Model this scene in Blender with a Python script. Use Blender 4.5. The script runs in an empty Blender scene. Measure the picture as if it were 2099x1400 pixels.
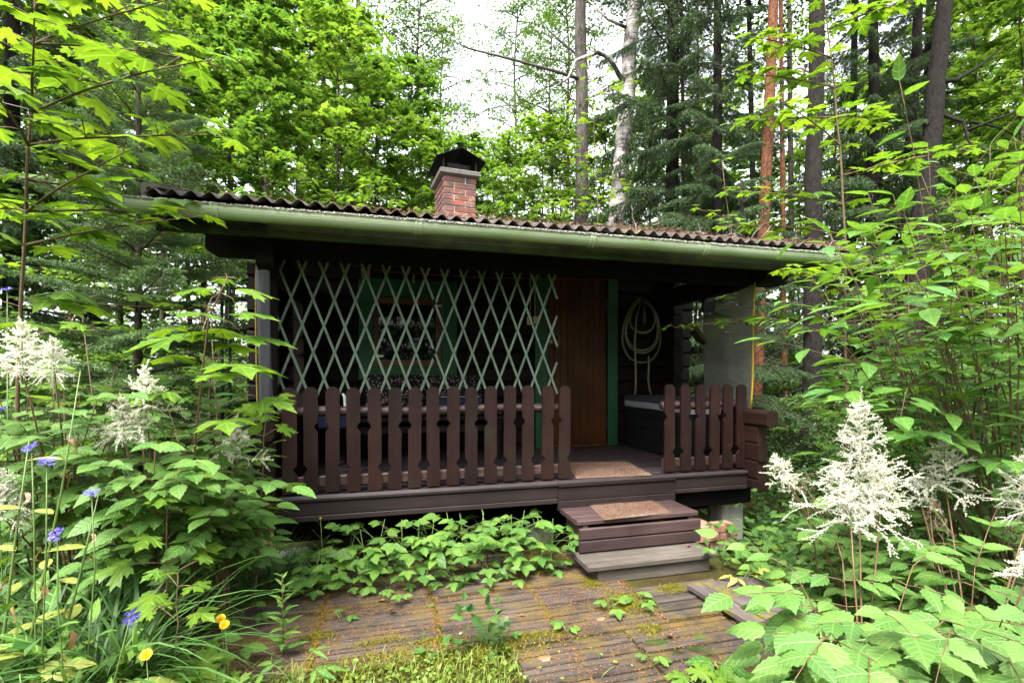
import bpy, math, random
import numpy as np
from mathutils import Vector, Matrix, Euler

# ------------------------------------------------------------------ camera, sky, sun, exposure
scene = bpy.context.scene
COL = scene.collection
EYE = 1.33
YAW = math.radians(15)
FPX, HORIZ, CX = 1000.0, 767.0, 1049.5
cam_d = bpy.data.cameras.new('camera')
cam = bpy.data.objects.new('camera', cam_d)
COL.objects.link(cam)
cam.location = (0, 0, EYE)
cam.rotation_euler = (math.pi / 2, 0, -YAW)
cam_d.sensor_width = 36.0
cam_d.lens = 36.0 * FPX / 2099.0
cam_d.shift_y = (HORIZ - 700.0) / 2099.0
cam_d.clip_start = 0.05
cam_d.clip_end = 800
scene.camera = cam

SUN_EL, SUN_AZ = math.radians(62), math.radians(-140)      # azimuth from +Y towards +X
world = bpy.data.worlds.new('World')
scene.world = world
world.use_nodes = True
wn = world.node_tree
wn.nodes.clear()
w_out = wn.nodes.new('ShaderNodeOutputWorld')
w_bg = wn.nodes.new('ShaderNodeBackground')
w_sky = wn.nodes.new('ShaderNodeTexSky')
w_sky.sky_type = 'NISHITA'
w_sky.sun_disc = False
w_sky.sun_elevation = SUN_EL
w_sky.sun_rotation = SUN_AZ
w_sky.air_density = 1.0
w_sky.dust_density = 4.0
w_sky.ozone_density = 1.0
w_hs = wn.nodes.new('ShaderNodeHueSaturation')              # overcast: the blue is greyed out
w_hs.inputs['Saturation'].default_value = 0.22
w_bg.inputs['Strength'].default_value = 0.15
wn.links.new(w_sky.outputs[0], w_hs.inputs['Color'])
wn.links.new(w_hs.outputs[0], w_bg.inputs['Color'])
wn.links.new(w_bg.outputs[0], w_out.inputs['Surface'])

sun_d = bpy.data.lights.new('sun', 'SUN')
sun_d.energy = 1.5
sun_d.angle = math.radians(25)
sun_d.color = (1.0, 0.95, 0.86)
sun = bpy.data.objects.new('sun', sun_d)
COL.objects.link(sun)
_sd = Vector((math.sin(SUN_AZ) * math.cos(SUN_EL), math.cos(SUN_AZ) * math.cos(SUN_EL), math.sin(SUN_EL)))
sun.rotation_euler = _sd.to_track_quat('Z', 'Y').to_euler()
sun.location = (0, 0, 20)

scene.view_settings.view_transform = 'Standard'
scene.view_settings.look = 'None'
scene.view_settings.gamma = 1.0
scene.view_settings.exposure = 2.7
scene.render.engine = 'CYCLES'
cy = scene.cycles
cy.use_denoising = True
cy.denoiser = 'OPENIMAGEDENOISE'
cy.max_bounces = 7
cy.diffuse_bounces = 4
cy.glossy_bounces = 3
cy.transmission_bounces = 5
cy.transparent_max_bounces = 10
cy.caustics_reflective = False
cy.caustics_refractive = False
cy.sample_clamp_indirect = 4.0

SA, CA = math.sin(YAW), math.cos(YAW)


def ray(px, py):
    u, v = (px - CX) / FPX, (HORIZ - py) / FPX
    return (u * CA + SA, -u * SA + CA, v)


def at_depth(px, py, d):
    r = ray(px, py)
    return Vector((r[0] * d, r[1] * d, EYE + r[2] * d))


def on_z(px, py, z):
    r = ray(px, py)
    d = (z - EYE) / r[2]
    return Vector((r[0] * d, r[1] * d, z))


def on_y(px, py, y):
    r = ray(px, py)
    d = y / r[1]
    return Vector((r[0] * d, y, EYE + r[2] * d))


# ------------------------------------------------------------------ mesh helpers
class MB:
    """collects vertices and faces; build() makes ONE mesh"""

    def __init__(self):
        self.v, self.f, self.uv, self.m = [], [], [], []
        self.n = 0

    def add(self, verts, faces, mat=0, uv=None):
        verts = np.asarray(verts, dtype=np.float64).reshape(-1, 3)
        self.v.append(verts)
        self.uv.append(np.zeros((len(verts), 2)) if uv is None else np.asarray(uv, dtype=np.float64))
        for f in faces:
            self.f.append(np.asarray([f], dtype=np.int64) + self.n)
            self.m.append(np.full(1, mat))
        self.n += len(verts)

    def add_np(self, verts, faces, mat=0, uv=None):
        """faces: (P,k) int array"""
        verts = np.asarray(verts, dtype=np.float64).reshape(-1, 3)
        faces = np.asarray(faces, dtype=np.int64)
        self.v.append(verts)
        self.uv.append(np.zeros((len(verts), 2)) if uv is None else np.asarray(uv, dtype=np.float64))
        self.f.append(faces + self.n)
        self.m.append(np.full(len(faces), mat))
        self.n += len(verts)

    def scatter(self, tv, tf, tuv, rots, poss, scales, mat=0):
        """copies of a template: tv (m,3) tf (p,k); rots (N,3,3) poss (N,3) scales (N,)"""
        tv = np.asarray(tv, dtype=np.float64)
        tf = np.asarray(tf, dtype=np.int64)
        N, m = len(poss), len(tv)
        if N == 0:
            return
        w = np.einsum('nij,mj->nmi', np.asarray(rots) * np.asarray(scales)[:, None, None], tv) + np.asarray(poss)[:, None, :]
        ff = (tf[None] + (np.arange(N) * m)[:, None, None]).reshape(-1, tf.shape[1])
        uv = np.tile(np.asarray(tuv, dtype=np.float64), (N, 1)) if tuv is not None else None
        self.add_np(w.reshape(-1, 3), ff, mat, uv)

    def mesh(self, name, mats, smooth=False):
        me = bpy.data.meshes.new(name)
        v = np.concatenate(self.v).astype(np.float32)
        uv = np.concatenate(self.uv).astype(np.float32)
        me.vertices.add(len(v))
        me.vertices.foreach_set('co', v.ravel())
        loops = np.concatenate([f.ravel() for f in self.f]).astype(np.int32)
        tot = np.concatenate([np.full(f.shape[0], f.shape[1]) for f in self.f]).astype(np.int32)
        start = np.concatenate([[0], np.cumsum(tot)[:-1]]).astype(np.int32)
        me.loops.add(len(loops))
        me.loops.foreach_set('vertex_index', loops)
        me.polygons.add(len(tot))
        me.polygons.foreach_set('loop_start', start)
        me.polygons.foreach_set('material_index', np.concatenate(self.m).astype(np.int32))
        me.polygons.foreach_set('use_smooth', np.full(len(tot), bool(smooth)))
        ul = me.uv_layers.new(name='UVMap')
        ul.data.foreach_set('uv', uv[loops].ravel())
        for m in (mats if isinstance(mats, (list, tuple)) else [mats]):
            me.materials.append(m)
        me.update(calc_edges=True)
        return me

    def build(self, name, mats, parent=None, smooth=False):
        return obj(name, self.mesh(name, mats, smooth), parent)


def obj(name, me, parent=None, mat=None):
    o = bpy.data.objects.new(name, me)
    COL.objects.link(o)
    if parent is not None:
        o.parent = parent
    if mat is not None:
        o.matrix_basis = mat
    return o


def tag(o, label=None, cat=None, group=None, kind=None):
    if label:
        o['label'] = label
    if cat:
        o['category'] = cat
    if group:
        o['group'] = group
    if kind:
        o['kind'] = kind
    return o


def thing(name, label, cat, loc=(0, 0, 0), group=None, rz=0):
    o = bpy.data.objects.new(name, None)
    o.empty_display_size = 0.1
    COL.objects.link(o)
    o.location = loc
    o.rotation_euler = (0, 0, rz)
    return tag(o, label, cat, group)


def prism(mb, prof, axis, a0, a1, mat=0):
    """extrude a 2-D profile along an axis ('x','y','z')"""
    n = len(prof)
    vs = []
    for a in (a0, a1):
        for p, q in prof:
            vs.append({'x': (a, p, q), 'y': (p, a, q), 'z': (p, q, a)}[axis])
    fs = [(i, (i + 1) % n, n + (i + 1) % n, n + i) for i in range(n)]
    fs += [tuple(range(n))[::-1], tuple(range(n, 2 * n))]
    mb.add(vs, fs, mat)


def octo(p0, p1, q0, q1, c):
    return [(p0 + c, q0), (p1 - c, q0), (p1, q0 + c), (p1, q1 - c), (p1 - c, q1), (p0 + c, q1), (p0, q1 - c), (p0, q0 + c)]


def bar(mb, x0, x1, y0, y1, z0, z1, c=0.006, axis=None, mat=0):
    """chamfered bar along its longest axis"""
    d = {'x': x1 - x0, 'y': y1 - y0, 'z': z1 - z0}
    axis = axis or max(d, key=d.get)
    if axis == 'x':
        prism(mb, octo(y0, y1, z0, z1, c), 'x', x0, x1, mat)
    elif axis == 'y':
        prism(mb, octo(x0, x1, z0, z1, c), 'y', y0, y1, mat)
    else:
        prism(mb, octo(x0, x1, y0, y1, c), 'z', z0, z1, mat)


def piece(name, mat, parent, x0, x1, y0, y1, z0, z1, c=0.006, axis=None):
    mb = MB()
    bar(mb, x0, x1, y0, y1, z0, z1, c, axis)
    return mb.build(name, mat, parent)


def tube(mb, pts, rad, sides=6, mat=0, cap=True):
    pts = [Vector(p) for p in pts]
    n = len(pts)
    if not hasattr(rad, '__len__'):
        rad = [rad] * n
    t = (pts[1] - pts[0]).normalized()
    u = t.orthogonal().normalized()
    vs = []
    uvs = []
    acc = 0
    for i, p in enumerate(pts):
        if i:
            acc += (p - pts[i - 1]).length
        d = (pts[min(i + 1, n - 1)] - pts[max(i - 1, 0)])
        d = d.normalized() if d.length > 1e-9 else t
        u = (u - d * u.dot(d))
        u = u.normalized() if u.length > 1e-6 else d.orthogonal().normalized()
        w = d.cross(u)
        for k in range(sides):
            a = 2 * math.pi * k / sides
            vs.append(p + (u * math.cos(a) + w * math.sin(a)) * rad[i])
            uvs.append((k / sides, acc))
    f = np.array([(i * sides + k, i * sides + (k + 1) % sides, (i + 1) * sides + (k + 1) % sides, (i + 1) * sides + k)
                  for i in range(n - 1) for k in range(sides)])
    base = mb.n
    mb.add_np(np.array([tuple(q) for q in vs]), f, mat, np.array(uvs))
    if cap and sides > 2:
        mb.f.append(np.array([[base + k for k in range(sides)][::-1]]))
        mb.m.append(np.full(1, mat))
        mb.f.append(np.array([[base + (n - 1) * sides + k for k in range(sides)]]))
        mb.m.append(np.full(1, mat))


def frame_mat(pos, d, up, s=1.0):
    """matrix with local Y along d and local Z towards up"""
    y = Vector(d).normalized()
    x = y.cross(Vector(up))
    x = x.normalized() if x.length > 1e-5 else y.orthogonal().normalized()
    z = x.cross(y)
    m = Matrix.Identity(4)
    for i in range(3):
        m[i][0], m[i][1], m[i][2], m[i][3] = x[i] * s, y[i] * s, z[i] * s, pos[i]
    return m


def frames_np(d, up):
    y = d / np.linalg.norm(d, axis=1, keepdims=True)
    x = np.cross(y, up)
    x /= np.maximum(np.linalg.norm(x, axis=1, keepdims=True), 1e-6)
    z = np.cross(x, y)
    return np.stack([x, y, z], axis=2)


# ------------------------------------------------------------------ materials
def new_mat(name):
    m = bpy.data.materials.new(name)
    m.use_nodes = True
    nt = m.node_tree
    nt.nodes.clear()
    out = nt.nodes.new('ShaderNodeOutputMaterial')
    return m, nt, out


def N(nt, t, **kw):
    n = nt.nodes.new(t)
    for k, v in kw.items():
        setattr(n, k, v)
    return n


def ramp(nt, src, stops):
    r = N(nt, 'ShaderNodeValToRGB')
    els = r.color_ramp.elements
    els[0].position, els[0].color = stops[0][0], (*stops[0][1], 1)
    els[1].position, els[1].color = stops[-1][0], (*stops[-1][1], 1)
    for p, c in stops[1:-1]:
        e = els.new(p)
        e.color = (*c, 1)
    nt.links.new(src, r.inputs[0])
    return r.outputs[0]


def fac_ramp(nt, src, a, b):
    mr = N(nt, 'ShaderNodeMapRange')
    mr.inputs[1].default_value, mr.inputs[2].default_value = a, b
    nt.links.new(src, mr.inputs[0])
    return mr.outputs[0]


def mixc(nt, fac, a, b, mode='MIX'):
    m = N(nt, 'ShaderNodeMix', data_type='RGBA', blend_type=mode)
    for s, v in ((m.inputs[0], fac), (m.inputs[6], a), (m.inputs[7], b)):
        if isinstance(v, (int, float)):
            s.default_value = v
        elif isinstance(v, tuple):
            s.default_value = (*v, 1)
        else:
            nt.links.new(v, s)
    return m.outputs[2]


def noise(nt, scale, det=4, rough=0.55, vec_scale=None, space='pos', dist=0.0):
    if space == 'pos':
        src = N(nt, 'ShaderNodeNewGeometry').outputs['Position']
    else:
        src = N(nt, 'ShaderNodeTexCoord').outputs['Object' if space == 'obj' else 'UV']
    if vec_scale:
        mp = N(nt, 'ShaderNodeMapping')
        mp.inputs['Scale'].default_value = vec_scale
        nt.links.new(src, mp.inputs[0])
        src = mp.outputs[0]
    t = N(nt, 'ShaderNodeTexNoise')
    t.inputs['Scale'].default_value = scale
    t.inputs['Detail'].default_value = det
    t.inputs['Roughness'].default_value = rough
    t.inputs['Distortion'].default_value = dist
    nt.links.new(src, t.inputs['Vector'])
    return t.outputs['Fac']


def principled(nt, out, col, rough=0.6, spec=0.5, bump=None, bump_s=0.3, bump_d=0.01):
    b = N(nt, 'ShaderNodeBsdfPrincipled')
    if isinstance(col, tuple):
        b.inputs['Base Color'].default_value = (*col, 1)
    else:
        nt.links.new(col, b.inputs['Base Color'])
    if isinstance(rough, (int, float)):
        b.inputs['Roughness'].default_value = rough
    else:
        nt.links.new(rough, b.inputs['Roughness'])
    b.inputs['Specular IOR Level'].default_value = spec
    if bump is not None:
        bn = N(nt, 'ShaderNodeBump')
        bn.inputs['Strength'].default_value = bump_s
        bn.inputs['Distance'].default_value = bump_d
        nt.links.new(bump, bn.inputs['Height'])
        nt.links.new(bn.outputs[0], b.inputs['Normal'])
    if out is not None:
        nt.links.new(b.outputs[0], out.inputs['Surface'])
    return b


def wood(name, c1, c2, axis='x', rough=0.7, wear=None, wear_at=(0.62, 0.72), green=None, vary=0.35, spec=0.35):
    m, nt, out = new_mat(name)
    sc = {'x': (1.2, 22, 22), 'y': (22, 1.2, 22), 'z': (22, 22, 1.2)}[axis]
    g = noise(nt, 2.2, 6, 0.65, sc, dist=0.4)
    col = ramp(nt, g, [(0.3, c1), (0.72, c2)])
    big = noise(nt, 2.3, 3, 0.6)
    col = mixc(nt, fac_ramp(nt, big, 0.3, 0.75), col, tuple(x * 0.62 for x in c1), 'MIX') if vary else col
    rnd = N(nt, 'ShaderNodeObjectInfo').outputs['Random']
    val = N(nt, 'ShaderNodeMapRange')
    val.inputs[3].default_value, val.inputs[4].default_value = 1 - vary, 1 + vary
    nt.links.new(rnd, val.inputs[0])
    hs = N(nt, 'ShaderNodeHueSaturation')
    nt.links.new(col, hs.inputs['Color'])
    nt.links.new(val.outputs[0], hs.inputs['Value'])
    col = hs.outputs[0]
    if wear:
        w = noise(nt, 3.0, 8, 0.75, tuple(x * 1.6 for x in sc))
        col = mixc(nt, fac_ramp(nt, w, *wear_at), col, wear)
    if green:
        gcol, ga, gb, gs = green
        w = noise(nt, gs, 7, 0.7)
        col = mixc(nt, fac_ramp(nt, w, ga, gb), col, gcol)
    principled(nt, out, col, rough, spec, g, 0.35, 0.004)
    return m


def plain(name, col, rough=0.6, spec=0.5, var=0.25, scale=30.0, bump=0.0, metallic=0.0):
    m, nt, out = new_mat(name)
    n1 = noise(nt, scale, 6, 0.7)
    c = ramp(nt, n1, [(0.25, tuple(x * (1 - var) for x in col)), (0.75, tuple(min(1, x * (1 + var)) for x in col))])
    b = principled(nt, out, c, rough, spec, n1 if bump else None, bump, 0.004)
    b.inputs['Metallic'].default_value = metallic
    return m


def leaf_mat(name, c1, c2, trans=None, tfac=0.4, rough=0.42, spec=0.4, island=False, vein=0.0, blotch=None):
    """thin leaf: reflects on both sides and lets light through"""
    m, nt, out = new_mat(name)
    if island:
        rnd = N(nt, 'ShaderNodeNewGeometry').outputs['Random Per Island']
    else:
        rnd = N(nt, 'ShaderNodeObjectInfo').outputs['Random']
    col = mixc(nt, rnd, c1, c2)
    big = noise(nt, 1.6, 3)
    hs = N(nt, 'ShaderNodeHueSaturation')
    nt.links.new(col, hs.inputs['Color'])
    nt.links.new(fac_ramp_to(nt, big, 0.25, 0.75, 0.75, 1.25), hs.inputs['Value'])
    col = hs.outputs[0]
    bump = None
    if vein:
        uv = N(nt, 'ShaderNodeTexCoord').outputs['UV']
        sx = N(nt, 'ShaderNodeSeparateXYZ')
        nt.links.new(uv, sx.inputs[0])
        ax = N(nt, 'ShaderNodeMath', operation='ABSOLUTE')
        nt.links.new(sx.outputs[0], ax.inputs[0])
        ma = N(nt, 'ShaderNodeMath', operation='MULTIPLY_ADD')
        ma.inputs[1].default_value = -0.8
        nt.links.new(ax.outputs[0], ma.inputs[0])
        nt.links.new(sx.outputs[1], ma.inputs[2])
        mm = N(nt, 'ShaderNodeMath', operation='MULTIPLY')
        mm.inputs[1].default_value = vein
        nt.links.new(ma.outputs[0], mm.inputs[0])
        fr = N(nt, 'ShaderNodeMath', operation='PINGPONG')
        fr.inputs[1].default_value = 1.0
        nt.links.new(mm.outputs[0], fr.inputs[0])
        bump = fac_ramp(nt, fr.outputs[0], 0.0, 0.3)
        mid = fac_ramp(nt, ax.outputs[0], 0.0, 0.035)
        mn = N(nt, 'ShaderNodeMath', operation='MINIMUM')
        nt.links.new(bump, mn.inputs[0])
        nt.links.new(mid, mn.inputs[1])
        bump = mn.outputs[0]
        col = mixc(nt, fac_ramp_to(nt, bump, 0, 1, 0.5, 0.0), col, tuple(min(1, x * 1.7) for x in c2))
    if blotch:
        bl = noise(nt, 28, 5, 0.7)
        col = mixc(nt, fac_ramp_to(nt, bl, 0.62, 0.74, 0, 0.7), col, blotch)
    b = principled(nt, None, col, rough, spec, bump, 0.5 if vein else 0, 0.004)
    tr = N(nt, 'ShaderNodeBsdfTranslucent')
    if trans is None:
        tcol = mixc(nt, 1.0, col, (1.35, 1.2, 0.5), 'MULTIPLY')
    else:
        tcol = mixc(nt, 1.0, col, trans, 'MULTIPLY')
    nt.links.new(tcol, tr.inputs['Color'])
    mx = N(nt, 'ShaderNodeMixShader')
    mx.inputs[0].default_value = tfac
    nt.links.new(b.outputs[0], mx.inputs[1])
    nt.links.new(tr.outputs[0], mx.inputs[2])
    nt.links.new(mx.outputs[0], out.inputs['Surface'])
    return m


def fac_ramp_to(nt, src, a, b, c, d):
    mr = N(nt, 'ShaderNodeMapRange')
    for i, v in enumerate((a, b, c, d)):
        mr.inputs[i + 1].default_value = v
    nt.links.new(src, mr.inputs[0])
    return mr.outputs[0]


# wood and cabin
W_LOG = wood('dark_log_stain', (0.0045, 0.0026, 0.0018), (0.013, 0.007, 0.0045), 'x', 0.7, spec=0.15)
W_LOGY = wood('dark_log_stain_side', (0.0045, 0.0026, 0.0018), (0.013, 0.007, 0.0045), 'y', 0.7, spec=0.15)
W_BEAM = wood('dark_beam', (0.004, 0.0029, 0.0023), (0.010, 0.0065, 0.0048), 'x', 0.7, spec=0.12)
W_RAIL_END = wood('red_brown_log', (0.009, 0.0037, 0.0026), (0.024, 0.0098, 0.0067), 'y', 0.6, spec=0.2)
W_PICK = wood('brown_picket_stain', (0.0115, 0.0040, 0.0032), (0.030, 0.0105, 0.0080), 'z', 0.62, wear=(0.20, 0.14, 0.12), wear_at=(0.665, 0.74), vary=0.28, spec=0.2, green=((0.014, 0.013, 0.007), 0.56, 0.72, 3.0))
W_RAILX = wood('peeling_rail', (0.035, 0.019, 0.017), (0.085, 0.045, 0.04), 'x', 0.5, wear=(0.22, 0.17, 0.16), wear_at=(0.55, 0.7))
W_FASC = wood('porch_fascia_stain', (0.013, 0.0072, 0.0078), (0.032, 0.0185, 0.0195), 'x', 0.58, wear=(0.10, 0.075, 0.075), wear_at=(0.68, 0.78))
W_DECK = wood('deck_stain', (0.020, 0.014, 0.016), (0.055, 0.040, 0.042), 'x', 0.42, wear=(0.12, 0.10, 0.10), wear_at=(0.62, 0.8), spec=0.5)
W_STEP = wood('step_purple_stain', (0.034, 0.019, 0.0185), (0.078, 0.046, 0.0445), 'x', 0.6, wear=(0.16, 0.12, 0.12), wear_at=(0.62, 0.78))
W_GREY = wood('weathered_grey_step', (0.050, 0.042, 0.034), (0.135, 0.115, 0.098), 'x', 0.8, wear=(0.05, 0.032, 0.03), wear_at=(0.6, 0.75), green=((0.06, 0.065, 0.025), 0.58, 0.72, 5.0), vary=0.15)
W_SLAT = wood('weathered_slat', (0.026, 0.020, 0.0165), (0.100, 0.080, 0.069), 'x', 0.9, wear=(0.19, 0.15, 0.135), wear_at=(0.58, 0.78), green=((0.085, 0.060, 0.014), 0.46, 0.64, 4.2), vary=0.3)
W_PALL = wood('weathered_pallet', (0.050, 0.038, 0.038), (0.15, 0.12, 0.115), 'y', 0.85, green=((0.10, 0.09, 0.012), 0.55, 0.64, 5.0), vary=0.25)
W_DOOR = wood('varnished_door', (0.050, 0.0150, 0.004), (0.145, 0.047, 0.0125), 'z', 0.42, wear=(0.15, 0.065, 0.03), wear_at=(0.66, 0.8), vary=0.25, spec=0.2)
W_SASH = wood('varnished_sash', (0.085, 0.035, 0.010), (0.15, 0.065, 0.022), 'z', 0.4)
P_GREEN = wood('green_frame_paint', (0.008, 0.060, 0.020), (0.012, 0.080, 0.028), 'z', 0.5, vary=0.12)
P_FASCIA = wood('olive_eave_board', (0.006, 0.010, 0.0022), (0.017, 0.024, 0.0045), 'x', 0.85, spec=0.15, green=((0.024, 0.036, 0.005), 0.48, 0.66, 3.0), vary=0.12)
P_LATH = wood('sage_lath_paint', (0.068, 0.098, 0.068), (0.125, 0.165, 0.118), 'z', 0.62, wear=(0.26, 0.24, 0.19), wear_at=(0.68, 0.8), vary=0.15)
M_BLACK = plain('black_sheet_metal', (0.003, 0.003, 0.0035), 0.6, 0.25)
M_BLACKSILL = plain('tarred_sill', (0.003, 0.0026, 0.0026), 0.9, 0.08)
M_CONC = plain('concrete', (0.23, 0.225, 0.20), 0.9, 0.2, 0.35, 14, 0.4)
M_COPE = plain('weathered_coping', (0.115, 0.105, 0.095), 0.95, 0.2, 0.5, 25, 0.5)
M_CORE = plain('mortar', (0.30, 0.27, 0.25), 0.9, 0.2, 0.25, 60, 0.5)
M_IRON = plain('dark_iron', (0.015, 0.015, 0.016), 0.4, 0.5)


def brick_mat():
    m, nt, out = new_mat('weathered_red_brick')
    rnd = N(nt, 'ShaderNodeObjectInfo').outputs['Random']
    c = ramp(nt, rnd, [(0.0, (0.16, 0.052, 0.032)), (0.5, (0.30, 0.085, 0.045)), (1.0, (0.24, 0.10, 0.075))])
    n1 = noise(nt, 60, 5, 0.7)
    c = mixc(nt, fac_ramp(nt, n1, 0.35, 0.8), c, (0.16, 0.06, 0.045))
    dirt = noise(nt, 5.5, 8, 0.8)
    c = mixc(nt, fac_ramp_to(nt, dirt, 0.43, 0.54, 0, 0.9), c, (0.06, 0.048, 0.046))
    lime = noise(nt, 9, 6, 0.7)
    c = mixc(nt, fac_ramp_to(nt, lime, 0.6, 0.7, 0, 0.5), c, (0.38, 0.30, 0.27))
    principled(nt, out, c, 0.9, 0.2, n1, 0.5, 0.004)
    return m


M_BRICK = brick_mat()
M_PAVER = plain('pale_paving_brick', (0.30, 0.155, 0.11), 0.9, 0.2, 0.25, 25, 0.3)


def gutter_mat():
    m, nt, out = new_mat('algae_stained_pale_green_gutter')
    g = noise(nt, 1.4, 5, 0.6, (1.0, 1.0, 2.0))
    c = mixc(nt, fac_ramp(nt, g, 0.35, 0.7), (0.34, 0.39, 0.27), (0.20, 0.265, 0.125))
    s = noise(nt, 60, 5, 0.7)
    c = mixc(nt, fac_ramp(nt, s, 0.62, 0.75), c, (0.14, 0.15, 0.09))
    principled(nt, out, c, 0.42, 0.5)
    return m


M_GUT = gutter_mat()
M_LICHEN = plain('grey_gutter_lichen', (0.25, 0.24, 0.21), 0.95, 0.1, 0.6, 180, 0.8)


def roof_mat():
    m, nt, out = new_mat('brown_corrugated_sheet')
    a = noise(nt, 14, 7, 0.75)
    c = ramp(nt, a, [(0.3, (0.028, 0.022, 0.022)), (0.55, (0.075, 0.060, 0.058)), (0.75, (0.17, 0.155, 0.145))])
    b = noise(nt, 5, 6, 0.7)
    c = mixc(nt, fac_ramp(nt, b, 0.62, 0.7), c, (0.16, 0.125, 0.02))
    principled(nt, out, c, 0.9, 0.2, a, 0.5, 0.006)
    return m


M_ROOF = roof_mat()
M_TWIG = plain('dead_grey_twig', (0.20, 0.165, 0.15), 0.9, 0.2, 0.4)
M_LITTER = plain('brown_needle_litter', (0.15, 0.085, 0.055), 0.9, 0.15, 0.6, 90)


def coir_mat():
    m, nt, out = new_mat('coir_fibre')
    a = noise(nt, 240, 4, 0.8)
    c = ramp(nt, a, [(0.3, (0.055, 0.030, 0.020)), (0.7, (0.185, 0.110, 0.075))])
    b = noise(nt, 7, 4)
    c = mixc(nt, fac_ramp_to(nt, b, 0.4, 0.75, 0, 0.5), c, (0.20, 0.15, 0.125))
    principled(nt, out, c, 0.95, 0.1, a, 1.0, 0.006)
    return m


M_COIR = coir_mat()


def glass_mat():
    m, nt, out = new_mat('dark_window_pane')
    b = principled(nt, out, (0.003, 0.004, 0.0035), 0.03, 0.3)
    b.inputs["IOR"].default_value = 1.5
    return m


M_PANE = glass_mat()


def film_mat():
    m, nt, out = new_mat('hazy_plastic_film')
    tr = N(nt, 'ShaderNodeBsdfTransparent')
    tr.inputs[0].default_value = (0.75, 0.76, 0.74, 1)
    b = N(nt, 'ShaderNodeBsdfPrincipled')
    b.inputs['Base Color'].default_value = (0.32, 0.325, 0.29, 1)
    b.inputs['Roughness'].default_value = 0.22
    n1 = noise(nt, 2.2, 4, 0.6, (1, 1, 5.0), dist=1.2)
    bn = N(nt, 'ShaderNodeBump')
    bn.inputs['Strength'].default_value = 0.5
    bn.inputs['Distance'].default_value = 0.03
    nt.links.new(n1, bn.inputs['Height'])
    nt.links.new(bn.outputs[0], b.inputs['Normal'])
    mx = N(nt, 'ShaderNodeMixShader')
    nt.links.new(fac_ramp_to(nt, n1, 0.3, 0.7, 0.70, 0.92), mx.inputs[0])
    nt.links.new(tr.outputs[0], mx.inputs[1])
    nt.links.new(b.outputs[0], mx.inputs[2])
    nt.links.new(mx.outputs[0], out.inputs['Surface'])
    return m


M_FILM = film_mat()
M_YELLOW = plain('yellow_edge_tape', (0.33, 0.22, 0.012), 0.5, 0.4, 0.15)
M_ROLL = plain('rolled_grey_film', (0.045, 0.045, 0.052), 0.35, 0.4, 0.3, 6)
M_CHEST = plain('black_resin_panel', (0.0028, 0.0032, 0.0045), 0.6, 0.3, 0.3)
M_LID = plain('slate_resin_lid', (0.030, 0.032, 0.042), 0.5, 0.4, 0.2)
M_LIDG = plain('grey_resin_band', (0.21, 0.215, 0.235), 0.5, 0.4, 0.12)
M_HOSE = plain('yellowed_hose', (0.15, 0.135, 0.072), 0.45, 0.5, 0.25, 12)
M_CORD = plain('red_clothesline', (0.30, 0.045, 0.02), 0.6, 0.3)
M_PEG = plain('wooden_peg', (0.32, 0.22, 0.11), 0.7, 0.3)
M_BRUSHWOOD = plain('worn_brush_wood', (0.13, 0.10, 0.05), 0.6, 0.3)
M_BRISTLE = plain('dark_bristle', (0.02, 0.017, 0.014), 0.9, 0.1)
M_DARKPLASTIC = plain('dark_green_plastic', (0.012, 0.018, 0.014), 0.45, 0.4)
M_SWITCH = plain('ivory_plastic', (0.50, 0.47, 0.30), 0.45, 0.4, 0.1)
M_WHITE = plain('white_plastic', (0.62, 0.63, 0.65), 0.35, 0.5, 0.05)
M_BLUE = plain('navy_plastic', (0.012, 0.017, 0.045), 0.3, 0.5, 0.1)
M_TUBE = plain('green_painted_tube', (0.016, 0.085, 0.052), 0.4, 0.5, 0.2)
M_CABLE = plain('black_cable', (0.008, 0.008, 0.009), 0.5)


def cushion_mat():
    m, nt, out = new_mat('black_fabric_with_white_sprigs')
    tc = N(nt, 'ShaderNodeNewGeometry').outputs['Position']
    v = N(nt, 'ShaderNodeTexVoronoi')
    v.inputs['Scale'].default_value = 46
    nt.links.new(tc, v.inputs['Vector'])
    n1 = noise(nt, 90, 2)
    ad = N(nt, 'ShaderNodeMath', operation='MULTIPLY_ADD')
    ad.inputs[1].default_value = 0.55
    nt.links.new(n1, ad.inputs[0])
    nt.links.new(v.outputs['Distance'], ad.inputs[2])
    c = mixc(nt, fac_ramp(nt, ad.outputs[0], 0.60, 0.56), (0.010, 0.009, 0.009), (0.22, 0.19, 0.17))
    principled(nt, out, c, 0.95, 0.1)
    return m


M_CUSH = cushion_mat()


def ground_mat():
    m, nt, out = new_mat('forest_floor')
    a = noise(nt, 1.3, 6, 0.65)
    c = ramp(nt, a, [(0.3, (0.030, 0.020, 0.010)), (0.5, (0.040, 0.042, 0.010)), (0.7, (0.050, 0.070, 0.012))])
    b = noise(nt, 60, 5, 0.7)
    c = mixc(nt, fac_ramp_to(nt, b, 0.45, 0.7, 0, 0.6), c, (0.085, 0.055, 0.018))
    principled(nt, out, c, 0.95, 0.1, b, 1.0, 0.02)
    return m


M_GROUND = ground_mat()

# ------------------------------------------------------------------ ground
def gz(x, y):
    """height of the ground"""
    z = -0.014
    z += -0.16 * max(0.0, min(1.0, (x - 2.25) / 0.6))
    z += 0.18 * max(0.0, min(1.0, (-0.9 - x) / 1.5))
    r = math.hypot(x - 1, y - 3.5)
    k = max(0.0, min(1.0, (r - 2.5) / 4.0))
    z += k * 0.10 * (math.sin(x * 0.55 + 1.3) + math.cos(y * 0.47 + x * 0.2))
    z += 0.02 * max(0.0, y - 12)
    return z


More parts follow.
